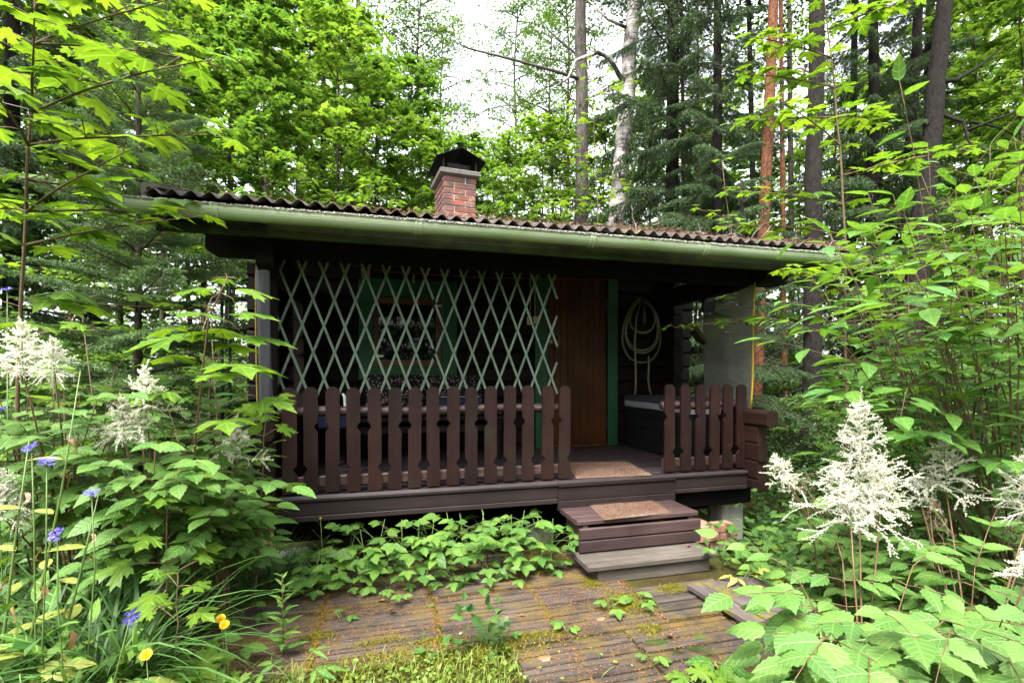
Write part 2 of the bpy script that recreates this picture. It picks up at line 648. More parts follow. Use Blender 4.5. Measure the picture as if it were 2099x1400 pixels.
def make_ground():
    xs = np.concatenate([np.linspace(-90, -9, 28), np.linspace(-8, 10, 73), np.linspace(11, 90, 28)])
    ys = np.concatenate([np.linspace(-60, -5, 18), np.linspace(-4, 14, 73), np.linspace(15, 110, 34)])
    v = np.array([(x, y, gz(x, y)) for y in ys for x in xs])
    nx = len(xs)
    f = np.array([(j * nx + i, j * nx + i + 1, (j + 1) * nx + i + 1, (j + 1) * nx + i)
                  for j in range(len(ys) - 1) for i in range(nx - 1)])
    mb = MB()
    mb.add_np(v, f)
    o = mb.build('ground', M_GROUND, smooth=True)
    tag(o, kind='structure')
    return o


make_ground()

# slatted wooden path: every slat a piece of its own
path = bpy.data.objects.new('boardwalk', None)
COL.objects.link(path)
tag(path, 'weathered slatted wood panels laid as path before the cabin steps', 'path', kind='structure')
rng = random.Random(5)


def slat_meshes(length, n=4):
    out = []
    for k in range(n):
        mb = MB()
        h = 0.036
        c = 0.004
        segs = 4
        vs, fs = [], []
        for i in range(segs + 1):
            x = length * i / segs
            dy, dz = rng.uniform(-.0015, .0015), rng.uniform(-.0025, .0015)
            for (p, q) in octo(-.0178, .0178, -h, 0, c):
                vs.append((x, p + dy, q + dz))
        for i in range(segs):
            for j in range(8):
                fs.append((i * 8 + j, i * 8 + (j + 1) % 8, (i + 1) * 8 + (j + 1) % 8, (i + 1) * 8 + j))
        fs += [tuple(range(8))[::-1], tuple(range(segs * 8, segs * 8 + 8))]
        mb.add(vs, fs)
        out.append(mb.mesh('slat', W_SLAT))
    return out


SLATS = slat_meshes(0.585)
for (x0, y0, nrow, zoff, rz) in [(-0.91, 2.94, 14, 0.006, 0.01), (-0.31, 2.94, 14, 0, -0.006), (0.29, 2.95, 13, 0.004, 0.004), (0.89, 2.93, 8, 0.0, 0.0),
                                 (-0.90, 2.35, 13, -0.004, -0.012), (-0.30, 2.34, 13, 0.0, 0.004), (0.30, 2.33, 13, 0.003, -0.004),
                                 (0.90, 2.33, 13, -0.002, 0.008), (1.50, 2.36, 9, 0.0, 0.0),
                                 (0.62, 1.72, 13, 0.0, 0.006), (1.22, 1.74, 13, 0.004, -0.008), (1.83, 1.73, 12, -0.004, 0.01)]:
    for r in range(nrow):
        if (x0 > 0.85 and y0 > 2.9 and r > 8) or rng.random() < 0.01:
            continue
        y = y0 + 0.0455 * r
        m = Matrix.Translation((x0 + rng.uniform(-.004, .004) - math.sin(rz) * (y - y0), y, zoff + rng.uniform(-.004, .003))) @ \
            Euler((rng.uniform(-.02, .02), rng.uniform(-.004, .004), rz + rng.uniform(-.004, .004))).to_matrix().to_4x4()
        obj('slat', rng.choice(SLATS), path, m)

# loose duckboard panel lying beside the path
pal = thing('duckboard', 'short mossy plank panel lying askew at the edge of the slatted path', 'duckboard', (1.80, 2.60, 0.0))
for k in range(6):
    mb = MB()
    bar(mb, 0.0 + k * 0.102, 0.096 + k * 0.102, -0.50 + 0.03 * (k % 2) - 0.02 * k, 0.0 - 0.01 * k, 0.02, 0.052 + rng.uniform(-.003, .003), 0.004, 'y')
    o = mb.build('plank', W_PALL, pal)
    o.rotation_euler = (0, 0, 0.08 + rng.uniform(-.008, .008))
for yy in (-0.12, -0.40):
    o = piece('batten', W_PALL, pal, 0.02, 0.60, yy - .03, yy + .03, -0.02, 0.019, 0.003)
    o.rotation_euler = (0, 0, 0.08)

# ------------------------------------------------------------------ cabin
DZ = 0.53
YF, YW = 3.44, 5.04
cab = thing('log_cabin', 'small dark brown log cabin with a covered porch and corrugated roof', 'cabin', (0, 0, 0))

# front wall logs, cut for window and door
LH = 0.168
for k in range(12):
    z0, z1 = 0.40 + k * LH, 0.40 + (k + 1) * LH
    cuts = [(-1.20 - 0.012 * (k % 2), 3.46 + .012 * k)]
    if z1 > 1.40 and z0 < 2.10:
        cuts = [(a, b) for (a, b) in [(-1.20 - 0.012 * (k % 2), -0.09), (0.61, 3.46 + .012 * k)]]
    if z1 > 0.55 and z0 < 2.42:
        cuts = [c for (a, b) in cuts for c in ([(a, 1.73), (2.47, b)] if a < 1.7 < b else [(a, b)])]
    for a, b in cuts:
        piece('wall_log', W_LOG, cab, a, b, YW, YW + 0.13, z0 + .0015, z1 - .0015, 0.022, 'x')
# top corbel log at the corner and side / back walls
piece('wall_log', W_LOG, cab, -1.31, 3.5, YW - 0.004, YW + 0.134, 2.42, 2.60, 0.022, 'x')
for sx in (-1.06, 3.20):
    for k in range(13):
        z0 = 0.33 + k * LH
        piece('wall_log', W_LOGY, cab, sx, sx + 0.12, 4.86 + 0.01 * (k % 2), 8.55, z0, z0 + LH - .003, 0.022, 'y')
for k in range(13):
    z0 = 0.40 + k * LH
    piece('wall_log', W_LOG, cab, -1.2, 3.42, 8.30, 8.43, z0, z0 + LH - .003, 0.022, 'x')
# gables
for sx in (-1.05, 3.21):
    mb = MB()
    prism(mb, [(YW + .02, 2.55), (8.40, 2.55), (8.40, 2.64), (6.80, 3.06), (YW + .02, 2.60)], 'x', sx, sx + .10)
    mb.build('gable', W_LOG, cab)

# window: green casing, brown sash, pane, glazing
win = piece('window', P_GREEN, cab, -0.216, -0.085, YW - 0.028, YW - 0.001, 1.28, 2.28, 0.003)
piece('casing', P_GREEN, win, 0.605, 0.755, YW - 0.028, YW - 0.001, 1.28, 2.28, 0.003)
piece('casing', P_GREEN, win, -0.0845, 0.6045, YW - 0.027, YW - 0.002, 2.105, 2.28, 0.003)
piece('casing', P_GREEN, win, -0.0845, 0.6045, YW - 0.027, YW - 0.002, 1.28, 1.405, 0.003)
for (a, b, c, d) in ((-0.084, -0.025, 1.408, 2.102), (0.545, 0.604, 1.408, 2.102), (-0.0245, 0.5445, 2.035, 2.102), (-0.0245, 0.5445, 1.408, 1.475)):
    piece('sash', W_SASH, win, a, b, YW + 0.0, YW + 0.04, c, d, 0.004)
piece('pane', M_PANE, win, -0.0240, 0.5440, YW + 0.020, YW + 0.026, 1.4755, 2.0345, 0.0005, 'x')
for zz in (1.50, 2.02):
    piece('window_hinge', M_WHITE, win, 0.552 if zz > 2 else -0.03, 0.60 if zz > 2 else 0.02, YW - 0.006, YW - 0.001, zz, zz + 0.022, 0.002)

# door with frame
piece('door_frame', P_GREEN, cab, 1.605, 1.745, YW - 0.03, YW - 0.001, DZ + 0.002, 2.44, 0.004)
piece('door_frame', P_GREEN, cab, 2.462, 2.580, YW - 0.03, YW - 0.001, DZ + 0.002, 2.44, 0.004)
piece('door_frame', P_GREEN, cab, 1.7455, 2.4615, YW - 0.029, YW - 0.002, 2.405, 2.44, 0.004, 'x')
door = piece('door', W_DOOR, cab, 1.747, 2.460, YW + 0.030, YW + 0.060, DZ + 0.025, 2.404, 0.003)
nb = 9
bw = (2.458 - 1.749) / nb
for k in range(nb):
    piece('plank', W_DOOR, door, 1.749 + k * bw + .001, 1.749 + (k + 1) * bw - .001, YW + 0.004, YW + 0.0295, DZ + 0.03, 2.400, 0.006)
piece('threshold', W_DOOR, door, 1.747, 2.46, YW - 0.02, YW + 0.03, DZ + 0.003, DZ + 0.028, 0.004, 'x')
mb = MB()
tube(mb, [(1.845, YW + 0.003, 1.56), (1.845, YW - 0.045, 1.58), (1.86, YW - 0.05, 1.66), (1.875, YW - 0.045, 1.74), (1.878, YW + 0.003, 1.76)], 0.013, 8)
tube(mb, [(1.85, YW - .048, 1.60), (1.866, YW - .052, 1.70)], 0.019, 8)
mb.build('door_handle', M_BRUSHWOOD, door, True)
piece('handle_plate', M_IRON, door, 1.83, 1.89, YW - .004, YW + .0035, 1.75, 1.79, 0.004)
mb = MB()
tube(mb, [(1.79, YW + 0.003, 1.685), (1.79, YW - 0.008, 1.685)], 0.019, 12)
mb.build('keyhole', M_SWITCH, door)
for zz in (0.72, 2.05):
    piece('hinge', M_IRON, door, 2.445, 2.470, YW - 0.012, YW + 0.0035, zz, zz + 0.14, 0.003)
# light switch box with conduits
sw = piece('switch_box', M_SWITCH, cab, 1.515, 1.568, YW - 0.035, YW - 0.001, 1.86, 1.95, 0.006)
piece('socket', M_SWITCH, sw, 1.580, 1.630, YW - 0.062, YW - 0.031, 1.87, 1.95, 0.006)
for xx in (1.54, 1.59):
    mb = MB()
    tube(mb, [(xx, YW - .05, 1.95), (xx, YW - .05, 2.42)], 0.006, 6)
    mb.build('conduit', M_PEG, sw, True)

# deck boards, fascia, sill, pier
nbd = 16
for k in range(nbd):
    y0 = YF + 0.0 + k * 0.100
    piece('deck_board', W_DECK, cab, -0.60 if k else -0.64, 2.94, y0, y0 + 0.0955, DZ - 0.028, DZ + rng.uniform(-.002, .001), 0.005, 'x')
for (a, b, zs) in ((-0.655, 1.268, (0.532, 0.488, 0.405, 0.366)), (1.272, 2.262, (0.531, 0.478, 0.385, 0.312)), (2.266, 2.945, (0.534, 0.492, 0.415, 0.378))):
    for j in range(3):
        y0 = YF - (0.034 if j == 0 else 0.022)
        piece('fascia_board', W_FASC, cab, a, b, y0, YF - 0.001, zs[j + 1] + .0015, zs[j] - .0015, 0.013 if j == 0 else 0.004, 'x')
piece('sill_beam', M_BLACKSILL, cab, -0.75, 2.9, YF + 0.42, YF + 0.56, 0.10, 0.36, 0.01, 'x')
piece('sill_beam', M_BLACKSILL, cab, 2.0, 3.04, YF + 0.05, YF + 0.18, 0.235, 0.372, 0.01, 'x')
piece('sill_beam', M_BLACKSILL, cab, -1.1, 3.35, YW + .001, YW + 0.14, 0.10, 0.395, 0.01, 'x')
mb = MB()
prism(mb, octo(2.84, 3.05, 3.58, 3.80, 0.012), 'z', -0.30, 0.232)
mb.build('concrete_pier', M_CONC, cab)
for xx, yy in ((-0.6, 3.55), (1.2, 3.60), (-1.0, 5.08), (3.2, 5.10)):
    mb = MB()
    prism(mb, octo(xx - .1, xx + .1, yy, yy + .2, 0.012), 'z', -0.30, 0.098)
    mb.build('concrete_pier', M_CONC, cab)

# low log side walls of the porch, with stub walls by the front wall
for side, (a, b) in ((-1, (-0.752, -0.662)), (1, (2.952, 3.042))):
    yt = 3.36 if side < 0 else 3.20
    zl = [0.385, 0.47, 0.62, 0.765, 0.905, 1.038]
    for k in range(5):
        y0 = yt if k == 4 else yt + (0.07 + 0.012 * (k % 2) if side < 0 else 0.10 + 0.014 * (k % 2))
        piece('side_log', W_RAIL_END, cab, a - (0.012 if k == 4 else 0), b + (0.006 if k == 4 else 0), y0, YW - .002 if side < 0 else 3.74 + .01 * (k % 2), zl[k] + .0015, zl[k + 1] - .0015, 0.020 if k == 4 else 0.010, 'y')
        if side > 0:
            piece('side_log', W_RAIL_END, cab, 3.20, 3.29, 3.62, YW - .002, zl[k] + .0015, zl[k + 1] - .0015, 0.012, 'y')
    for k in range(7 if side < 0 else 0):
        z0 = 1.04 + k * LH * 0.92
        piece('stub_log', W_LOGY, cab, a + .004, b - .004, 4.72 - 0.02 * k, YW - .002, z0 + .0015, z0 + LH * 0.92 - .0015, 0.018, 'y')

# roof frame: plate beam, cross logs, rafters, soffit
def beam_profile(mb, x0, x1, y0, y1, z0, z1, r=0.035):
    pr = [(x0, z1), (x0, z0 + r), (x0 + r * .3, z0 + r * .3), (x0 + r, z0), (x1 - r, z0), (x1 - r * .3, z0 + r * .3), (x1, z0 + r), (x1, z1)]
    prism(mb, pr, 'y', y0, y1)


mb = MB()
beam_profile(mb, -1.064, 3.386, 3.44, 3.60, 2.095, 2.285)
mb.build('plate_beam', W_BEAM, cab)
for (a, b) in ((-0.755, -0.655), (3.06, 3.16)):
    mb = MB()
    pr = [(3.33, 2.165), (3.33, 2.06), (3.345, 2.025), (3.40, 1.99), (3.6, 1.985), (YW - .003, 1.985), (YW - .003, 2.165)]
    prism(mb, pr, 'x', a, b)
    o = mb.build('cross_log', W_LOGY, cab)
    o.location = (0, 0, 0.10 if a > 0 else 0.0)
piece('post', W_LOG, cab, -0.745, -0.665, 3.52, 3.60, 1.04, 2.094, 0.01, 'z')

TAN = math.tan(math.radians(15))
EAVE_Y, EAVE_Z, RIDGE_Y = 3.06, 2.288, 6.80


def roof_z(y):
    return EAVE_Z + (y - EAVE_Y) * TAN if y <= RIDGE_Y else EAVE_Z + (2 * RIDGE_Y - y - EAVE_Y) * TAN


roof = None
for half in (0, 1):
    mb = MB()
    per, amp = 0.0925, 0.0165
    nx = int((3.62 + 1.24) / per * 8)
    xs = np.linspace(-1.24, 3.62, nx)
    ys = np.linspace(EAVE_Y, RIDGE_Y, 14) if half == 0 else np.linspace(RIDGE_Y, 10.1, 8)
    rs = np.random.RandomState(3)
    for top in (0, 1):
        v = []
        for j, y in enumerate(ys):
            edge = 0.012 * np.sin(xs * 3.1) if j == 0 and half == 0 else 0
            zz = roof_z(y) + 0.030 + amp * np.cos(2 * math.pi * xs / per) + (0.005 if top else 0) + 0.006 * np.sin(xs * 1.7 + y)
            v.append(np.stack([xs, np.full(nx, y) + edge, zz], 1))
        v = np.concatenate(v)
        f = np.array([(j * nx + i, j * nx + i + 1, (j + 1) * nx + i + 1, (j + 1) * nx + i) for j in range(len(ys) - 1) for i in range(nx - 1)])
        mb.add_np(v, f if top else f[:, ::-1])
    b = mb.n // 2
    mb.f.append(np.array([(i, i + 1, b + i + 1, b + i) for i in range(nx - 1)]))
    mb.m.append(np.zeros(nx - 1))
    o = mb.build('roof' if half == 0 else 'roof_sheet', M_ROOF, cab if half == 0 else roof, True)
    roof = roof or o
# soffit boarding under the sheet
for half, (ya, yb) in enumerate(((EAVE_Y + .09, RIDGE_Y), (RIDGE_Y, 10.05))):
    mb = MB()
    za, zb = roof_z(ya), roof_z(yb)
    prism(mb, [(ya, za - .022), (yb, zb - .022), (yb, zb + .004), (ya, za + .004)], 'x', -1.18, 3.56)
    mb.build('soffit', W_BEAM, roof)
# verge boards on both roof ends
for xa, xb in ((-1.262, -1.236), (3.622, 3.648)):
    mb = MB()
    prism(mb, [(EAVE_Y + .02, roof_z(EAVE_Y) - .01), (RIDGE_Y, roof_z(RIDGE_Y) - .01), (RIDGE_Y, roof_z(RIDGE_Y) + .062), (EAVE_Y + .02, roof_z(EAVE_Y) + .062)], 'x', xa, xb)
    mb.build('verge_board', W_GREY, roof)
mb = MB()
prism(mb, [(EAVE_Y + .03, EAVE_Z + .064), (5.5, roof_z(5.5) + .064), (5.5, roof_z(5.5) + .086), (EAVE_Y + .03, EAVE_Z + .086)], 'x', -1.262, -1.17)
mb.build('verge_board', W_GREY, roof)
# eave boards
piece('eave_board', P_FASCIA, roof, -1.205, 3.60, EAVE_Y + .055, EAVE_Y + .080, 2.128, 2.184, 0.004, 'x')
piece('eave_board', P_FASCIA, roof, -1.235, 3.61, EAVE_Y + .070, EAVE_Y + .094, 2.186, 2.285, 0.004, 'x')

# gutter
GY, GZ, GR = EAVE_Y - 0.032, 2.246, 0.050
mb = MB()
prof = []
for k in range(13):
    a = math.pi + math.pi * k / 12
    prof.append((GY + GR * math.cos(a), GZ + GR * 1.25 * math.sin(a) * 0.95))
prof = [(prof[0][0] - .004, prof[0][1] + .008)] + prof
inner = [(GY + (p - GY) * 0.93, GZ + (q - GZ) * 0.93 + .002) for p, q in prof[::-1]]
prism(mb, prof + inner, 'x', -1.30, 3.63)
gut = mb.build('gutter', M_GUT, roof)
for xx in (-1.302, 3.628):
    mb = MB()
    prism(mb, prof, 'x', xx, xx + .006)
    mb.build('end_cap', M_GUT, gut)
for bx in (443, 857, 1210, 1442, 1692):
    x = on_y(bx, 480, GY).x
    mb = MB()
    pr = [(GY + (p - GY) * 1.07, GZ + (q - GZ) * 1.07) for p, q in prof]
    inn = [(GY + (p - GY) * 1.005, GZ + (q - GZ) * 1.005) for p, q in prof[::-1]]
    prism(mb, pr + inn, 'x', x - .021, x + .021)
    for dx in (-.019, .010):
        pr2 = [(GY + (p - GY) * 1.13, GZ + (q - GZ) * 1.13) for p, q in prof]
        prism(mb, pr2 + pr[::-1], 'x', x + dx, x + dx + .009)
    mb.build('gutter_joint', M_GUT, gut)
# lichen on the rim of the gutter
rs = np.random.RandomState(8)
tet = np.array([(1, 0, -.4), (-.5, .87, -.4), (-.5, -.87, -.4), (0, 0, .8)])
tetf = np.array([(0, 1, 3), (1, 2, 3), (2, 0, 3), (0, 2, 1)])
mb = MB()
n = 9000
xs = rs.uniform(-1.29, 3.6, n)
dens = 0.35 + 0.65 * (np.sin(xs * 2.3) * 0.5 + 0.5)
keep = rs.rand(n) < dens
xs = xs[keep]
n = len(xs)
pos = np.stack([xs, GY - GR - .004 + rs.uniform(-.002, .009, n), GZ + .008 + rs.uniform(-.003, .005, n)], 1)
mb.scatter(tet, tetf, None, frames_np(rs.normal(size=(n, 3)), rs.normal(size=(n, 3))), pos, rs.uniform(.004, .010, n))
tag(mb.build('lichen', M_LICHEN, gut), kind='stuff')
# needle and twig debris lying on the roof
mb = MB()
quad = np.array([(-.04, 0, 0), (.04, 0, 0), (.04, 1, 0), (-.04, 1, 0)])
n = 11000
xs = rs.beta(2.0, 0.9, n) * 4.8 - 1.2
ys = EAVE_Y + np.abs(rs.normal(0, .55, n)) + .005
pos = np.stack([xs, ys, EAVE_Z + (ys - EAVE_Y) * TAN + .030 + .0165 * np.cos(2 * math.pi * xs / .0925) + rs.uniform(.004, .024, n) + np.abs(rs.normal(0, .022, n)) * (np.sin(xs * 4.1) * .5 + .5) * (xs > .6)], 1)
d = rs.normal(size=(n, 3)) * (1, 1, .28)
mb.scatter(quad, [(0, 1, 2, 3)], None, frames_np(d, rs.normal(size=(n, 3))), pos, rs.uniform(.012, .045, n))
tag(mb.build('needle_debris', M_LITTER, roof), kind='stuff')
for k, (px, h) in enumerate(((480, .10), (610, .09), (1304, .22), (1360, .16), (1466, .24), (1482, .3), (1540, .18), (1560, .12), (1640, .15), (1700, .12), (1420, .12), (1600, .10))):
    b = on_y(px, 460, EAVE_Y + .06)
    b.z = EAVE_Z + .07
    mb = MB()
    pts = [b]
    dr = Vector((rng.uniform(-1, 1), rng.uniform(-.6, .3), rng.uniform(.1, .8))).normalized()
    for j in range(5):
        pts.append(pts[-1] + dr * h / 5)
        dr = (dr + Vector((rng.uniform(-.6, .6), rng.uniform(-.4, .4), rng.uniform(-.6, .2)))).normalized()
        if j == 2:
            tube(mb, [pts[-1], pts[-1] + Vector((rng.uniform(-.06, .06), 0, rng.uniform(.02, .06)))], [.003, .0015], 4)
    tube(mb, pts, [.0045, .004, .0035, .003, .0025, .002], 4)
    mb.build('dead_twig', M_TWIG, roof)

# chimney: every brick a piece of its own
CHX, CHY, CHROT = 0.70, 5.70, math.radians(5)
chm = Matrix.Translation((CHX, CHY, 0)) @ Matrix.Rotation(CHROT, 4, 'Z')
CW, CD, CZ0, CZ1 = 0.392, 0.52, 2.82, 3.655
mb = MB()
prism(mb, octo(.008, CW - .008, .008, CD - .008, .002), 'z', CZ0, CZ1)
chim = mb.build('chimney', M_CORE, cab)
chim.matrix_basis = chm
BH = 0.0695


def brick_mesh(l, w):
    mb = MB()
    h = BH - .010
    c = .004
    vs, fs = [], []
    for z, i in ((0, c), (c, 0), (h - c, 0), (h, c)):
        for p, q in octo(i, l - i, i, w - i, .005):
            vs.append((p, q, z))
    for k in range(3):
        for j in range(8):
            fs.append((k * 8 + j, k * 8 + (j + 1) % 8, (k + 1) * 8 + (j + 1) % 8, (k + 1) * 8 + j))
    fs += [tuple(range(8))[::-1], tuple(range(24, 32))]
    mb.add(vs, fs)
    return mb.mesh('brick', M_BRICK)


BR_L, BR_H, BR_S = brick_mesh(.257, .123), brick_mesh(.123, .123), brick_mesh(.123, .257)
rows = int((CZ1 - CZ0) / BH)
for r in range(rows):
    z = CZ1 - .002 - (r + 1) * BH + .005
    j = lambda: rng.uniform(-.0025, .0025)
    if r % 2 == 0:
        lay = [(BR_L, 0, 0), (BR_H, .269, 0), (BR_S, 0, .1335), (BR_S, .269, .1335), (BR_H, 0, .397), (BR_L, .135, .397)]
    else:
        lay = [(BR_H, 0, 0), (BR_L, .135, 0), (BR_S, 0, .1335), (BR_S, .269, .1335), (BR_L, 0, .397), (BR_H, .269, .397)]
    for me, x, y in lay:
        obj('brick', me, chim, Matrix.Translation((x + j(), y + j(), z + j() * .3)))
mb = MB()
vs, fs = [], []
for z, o in ((CZ1 + .0, .012), (CZ1 + .02, .045), (CZ1 + .062, .048), (CZ1 + .072, .040)):
    for p, q in octo(-o, CW + o, -o, CD + o, .006):
        vs.append((p, q, z))
for k in range(3):
    for j in range(8):
        fs.append((k * 8 + j, k * 8 + (j + 1) % 8, (k + 1) * 8 + (j + 1) % 8, (k + 1) * 8 + j))
fs += [tuple(range(8))[::-1], tuple(range(24, 32))]
mb.add(vs, fs)
mb.build('coping', M_COPE, chim)
# sheet metal hood: one bent sheet, ridge running front to back, on four legs
mb = MB()
o, ze, zr = .100, CZ1 + .175, CZ1 + .31
x0, x1, xm, y0, y1 = -o, CW + o, CW / 2, -.10, CD + .10
top = [(x0, y0, ze), (xm, y0, zr), (x1, y0, ze), (x0, y1, ze), (xm, y1, zr), (x1, y1, ze)]
vs = top + [(p, q, z - .005) for p, q, z in top]
fs = [(0, 1, 4, 3), (1, 2, 5, 4), (6, 9, 10, 7), (7, 10, 11, 8), (0, 6, 7, 1), (1, 7, 8, 2), (3, 4, 10, 9), (4, 5, 11, 10), (0, 3, 9, 6), (2, 8, 11, 5)]
mb.add(vs, fs)
mb.build('chimney_hood', M_BLACK, chim)
for x, y in ((.0, .0), (CW, .0), (0, CD), (CW, CD)):
    piece('hood_leg', M_BLACK, chim, x - .012, x + .012, y - .003, y + .003, CZ1 + .072, ze + .03, .001, 'z')
mb = MB()
prism(mb, octo(.05, CW - .05, .05, CD - .05, .01), 'z', CZ1 + .073, CZ1 + .17)
mb.build('flue_shade_block', M_BLACK, chim)  # flue block, raised and black to stand in for shade under the hood

# ------------------------------------------------------------------ railings
def picket_mesh(i):
    """pointed picket with a half-diamond notch cut from one edge high and the other low"""
    w, h = 0.0445, 0.70
    c = .026
    hi, lo, nd, nh = 0.435, 0.155, .021, .034
    L = [(-w, 0)]
    R = [(w, 0)]
    def notch(s, z):
        return [(s * w, z - nh), (s * (w - nd), z - nh * .25), (s * (w - nd), z + nh * .25), (s * w, z + nh)]
    right = notch(1, lo if i == 0 else hi)
    left = notch(-1, hi if i == 0 else lo)
    prof = [(-w, 0), (w, 0)] + right + [(w, h - c), (w - c, h), (-w + c, h), (-w, h - c)] + left[::-1]
    mb = MB()
    prism(mb, prof, 'y', -.011, .011)
    return mb.mesh('picket', W_PICK)


PICKS = [picket_mesh(0), picket_mesh(1)]
PY = 3.472
for (label, xs, xa, xb, yo) in (('long brown picket railing of the porch below the green lattice', [-0.579, -0.450, -0.315, -0.178, -0.041, 0.090, 0.223, 0.355, 0.494, 0.624, 0.768, 0.912, 1.051, 1.205, 1.338], -0.66, 1.36, 0),
                                ('short six picket brown railing beside the storage chest', [2.245, 2.393, 2.527, 2.662, 2.795, 2.928], 2.20, 2.95, 0)):
    rl = thing('picket_railing', label, 'railing', (xa, PY, DZ))
    for i, x in enumerate(xs):
        m = Matrix.Translation((x - xa, rng.uniform(-.002, .002), .013 + rng.uniform(-.006, .006))) @ Euler((rng.uniform(-.008, .008), rng.uniform(-.010, .010), rng.uniform(-.03, .03))).to_matrix().to_4x4()
        obj('picket', PICKS[i % 2], rl, m)
    mb = MB()
    npt = 9
    pts = [Vector((k / (npt - 1) * (xb - xa), .047 + .004 * math.sin(k * 2.1), .545 + .006 * math.sin(k * 1.3))) for k in range(npt)]
    tube(mb, pts, [.034 + .003 * math.sin(k * 1.9) for k in range(npt)], 10)
    mb.build('round_rail', W_RAILX, rl, True)
    mb = MB()
    bar(mb, 0, xb - xa, .012, .045, .045, .118, .008, 'x')
    mb.build('bottom_rail', W_RAILX, rl)

# ------------------------------------------------------------------ lattice trellises
LP, LV = 0.137, 0.36
for (label, xa, xb) in (('sage green expanding lattice panel hung over the porch corner', -0.685, 0.372), ('sage green expanding lattice panel hung next to the cabin door', 0.366, 1.305)):
    tr = thing('lattice_trellis', label, 'trellis', (xa, 3.545, 1.19), 'lattice panels of the porch')
    zt, zb = 2.20, 1.185
    for sgn, yy in ((1, -.004), (-1, .004)):
        k = -12
        while k < 24:
            xt = -0.584 + k * LP + .002 * math.sin(k * 5)
            k += 1
            slope = sgn * LP / LV                      # x per unit of descent
            pts = []
            for x_, z_ in ((xt, zt), (xt + slope * (zt - zb), zb)):
                pts.append([x_, z_])
            (x1_, z1_), (x2_, z2_) = pts
            lo, hi = min(x1_, x2_), max(x1_, x2_)
            if hi < xa + .03 or lo > xb - .03:
                continue
            def clip(x):
                t = (x - x1_) / (x2_ - x1_)
                return [x, z1_ + t * (z2_ - z1_)]
            p1, p2 = [x1_, z1_], [x2_, z2_]
            if p1[0] < xa: p1 = clip(xa)
            if p1[0] > xb: p1 = clip(xb)
            if p2[0] < xa: p2 = clip(xa)
            if p2[0] > xb: p2 = clip(xb)
            if math.hypot(p1[0] - p2[0], p1[1] - p2[1]) < .09:
                continue
            a = Vector((p1[0] - xa, yy, p1[1] - 1.19))
            b = Vector((p2[0] - xa, yy, p2[1] - 1.19))
            dd = (b - a).normalized()
            a -= dd * .012
            b += dd * .012
            mb = MB()
            bar(mb, -.0085, .0085, -.0035, .0035, 0, (b - a).length, .0015, 'z')
            o = mb.build('lath', P_LATH, tr)
            z = dd
            y = Vector((0, 1, 0))
            x = y.cross(z)
            m = Matrix.Identity(4)
            for i in range(3):
                m[i][0], m[i][1], m[i][2], m[i][3] = x[i], y[i], z[i], a[i]
            o.matrix_basis = m

# ------------------------------------------------------------------ steps, mats, bricks
st = thing('box_step', 'purple brown upper wooden step with three tread boards against the porch', 'step', (1.30, 3.07, 0))
for k in range(3):
    piece('tread_board', W_STEP, st, -.015, .93, .012 + k * .113, .012 + k * .113 + .109, .300, .332, .005, 'x')
for (z0, z1) in ((.122, .198), (.206, .282)):
    piece('riser_board', W_STEP, st, -.005, .935, -.010, .018, z0, z1, .005, 'x')
for xx in (.03, .86):
    piece('side_panel', W_STEP, st, xx, xx + .04, .02, .335, -.03, .299, .003, 'z')
st = thing('low_step', 'weathered grey lower wooden step resting on the slatted path', 'step', (1.262, 2.845, 0))
for k in range(3):
    piece('tread_board', W_GREY, st, 0, .945, 0.0 + k * .092, .0885 + k * .092, .080, .112, .004, 'x')
piece('riser_board', W_GREY, st, .075, .90, .022, .045, -.01, .079, .003, 'x')
for xx in (.08, .87):
    piece('side_panel', W_GREY, st, xx, xx + .025, .046, .26, -.03, .079, .003, 'y')


def mat_thing(label, c, z, fringe):
    """coir mat with bristly top: c = four corners fl, fr, br, bl"""
    cx = sum(p[0] for p in c) / 4
    cy = sum(p[1] for p in c) / 4
    rs = np.random.RandomState(int(cx * 100))
    mt = thing('doormat', label, 'doormat', (cx, cy, z))
    nx, ny = 40, 24
    pts = []
    for j in range(ny + 1):
        for i in range(nx + 1):
            u, v = i / nx, j / ny
            p = [(c[0][k] * (1 - u) + c[1][k] * u) * (1 - v) + (c[3][k] * (1 - u) + c[2][k] * u) * v for k in (0, 1)]
            e = min(u, 1 - u, v, 1 - v)
            pts.append((p[0] - cx + rs.normal() * .0012, p[1] - cy + rs.normal() * .0012, (.013 if e > 0 else .004) + rs.normal() * .0012))
    f = np.array([(j * (nx + 1) + i, j * (nx + 1) + i + 1, (j + 1) * (nx + 1) + i + 1, (j + 1) * (nx + 1) + i) for j in range(ny) for i in range(nx)])
    mb = MB()
    mb.add_np(np.array(pts), f)
    bl = [(p[0] - cx, p[1] - cy, .001) for p in c]
    mb.add(bl + [(p[0], p[1], .004) for p in bl], [(0, 3, 2, 1), (0, 1, 5, 4), (1, 2, 6, 5), (2, 3, 7, 6), (3, 0, 4, 7)])
    mb.build('mat_body', M_COIR, mt)
    mb = MB()
    n = 5000
    u, v = rs.rand(n), rs.rand(n)
    C = np.array([(p[0] - cx, p[1] - cy) for p in c])
    P = (C[0] * (1 - u)[:, None] + C[1] * u[:, None]) * (1 - v)[:, None] + (C[3] * (1 - u)[:, None] + C[2] * u[:, None]) * v[:, None]
    pos = np.concatenate([P, np.full((n, 1), .011)], 1)
    d = rs.normal(size=(n, 3)) * (.5, .5, .2) + (0, 0, .8)
    mb.scatter(quad, [(0, 1, 2, 3)], None, frames_np(d, rs.normal(size=(n, 3))), pos, rs.uniform(.006, .014, n))
    tag(mb.build('bristles', M_COIR, mt), kind='stuff')


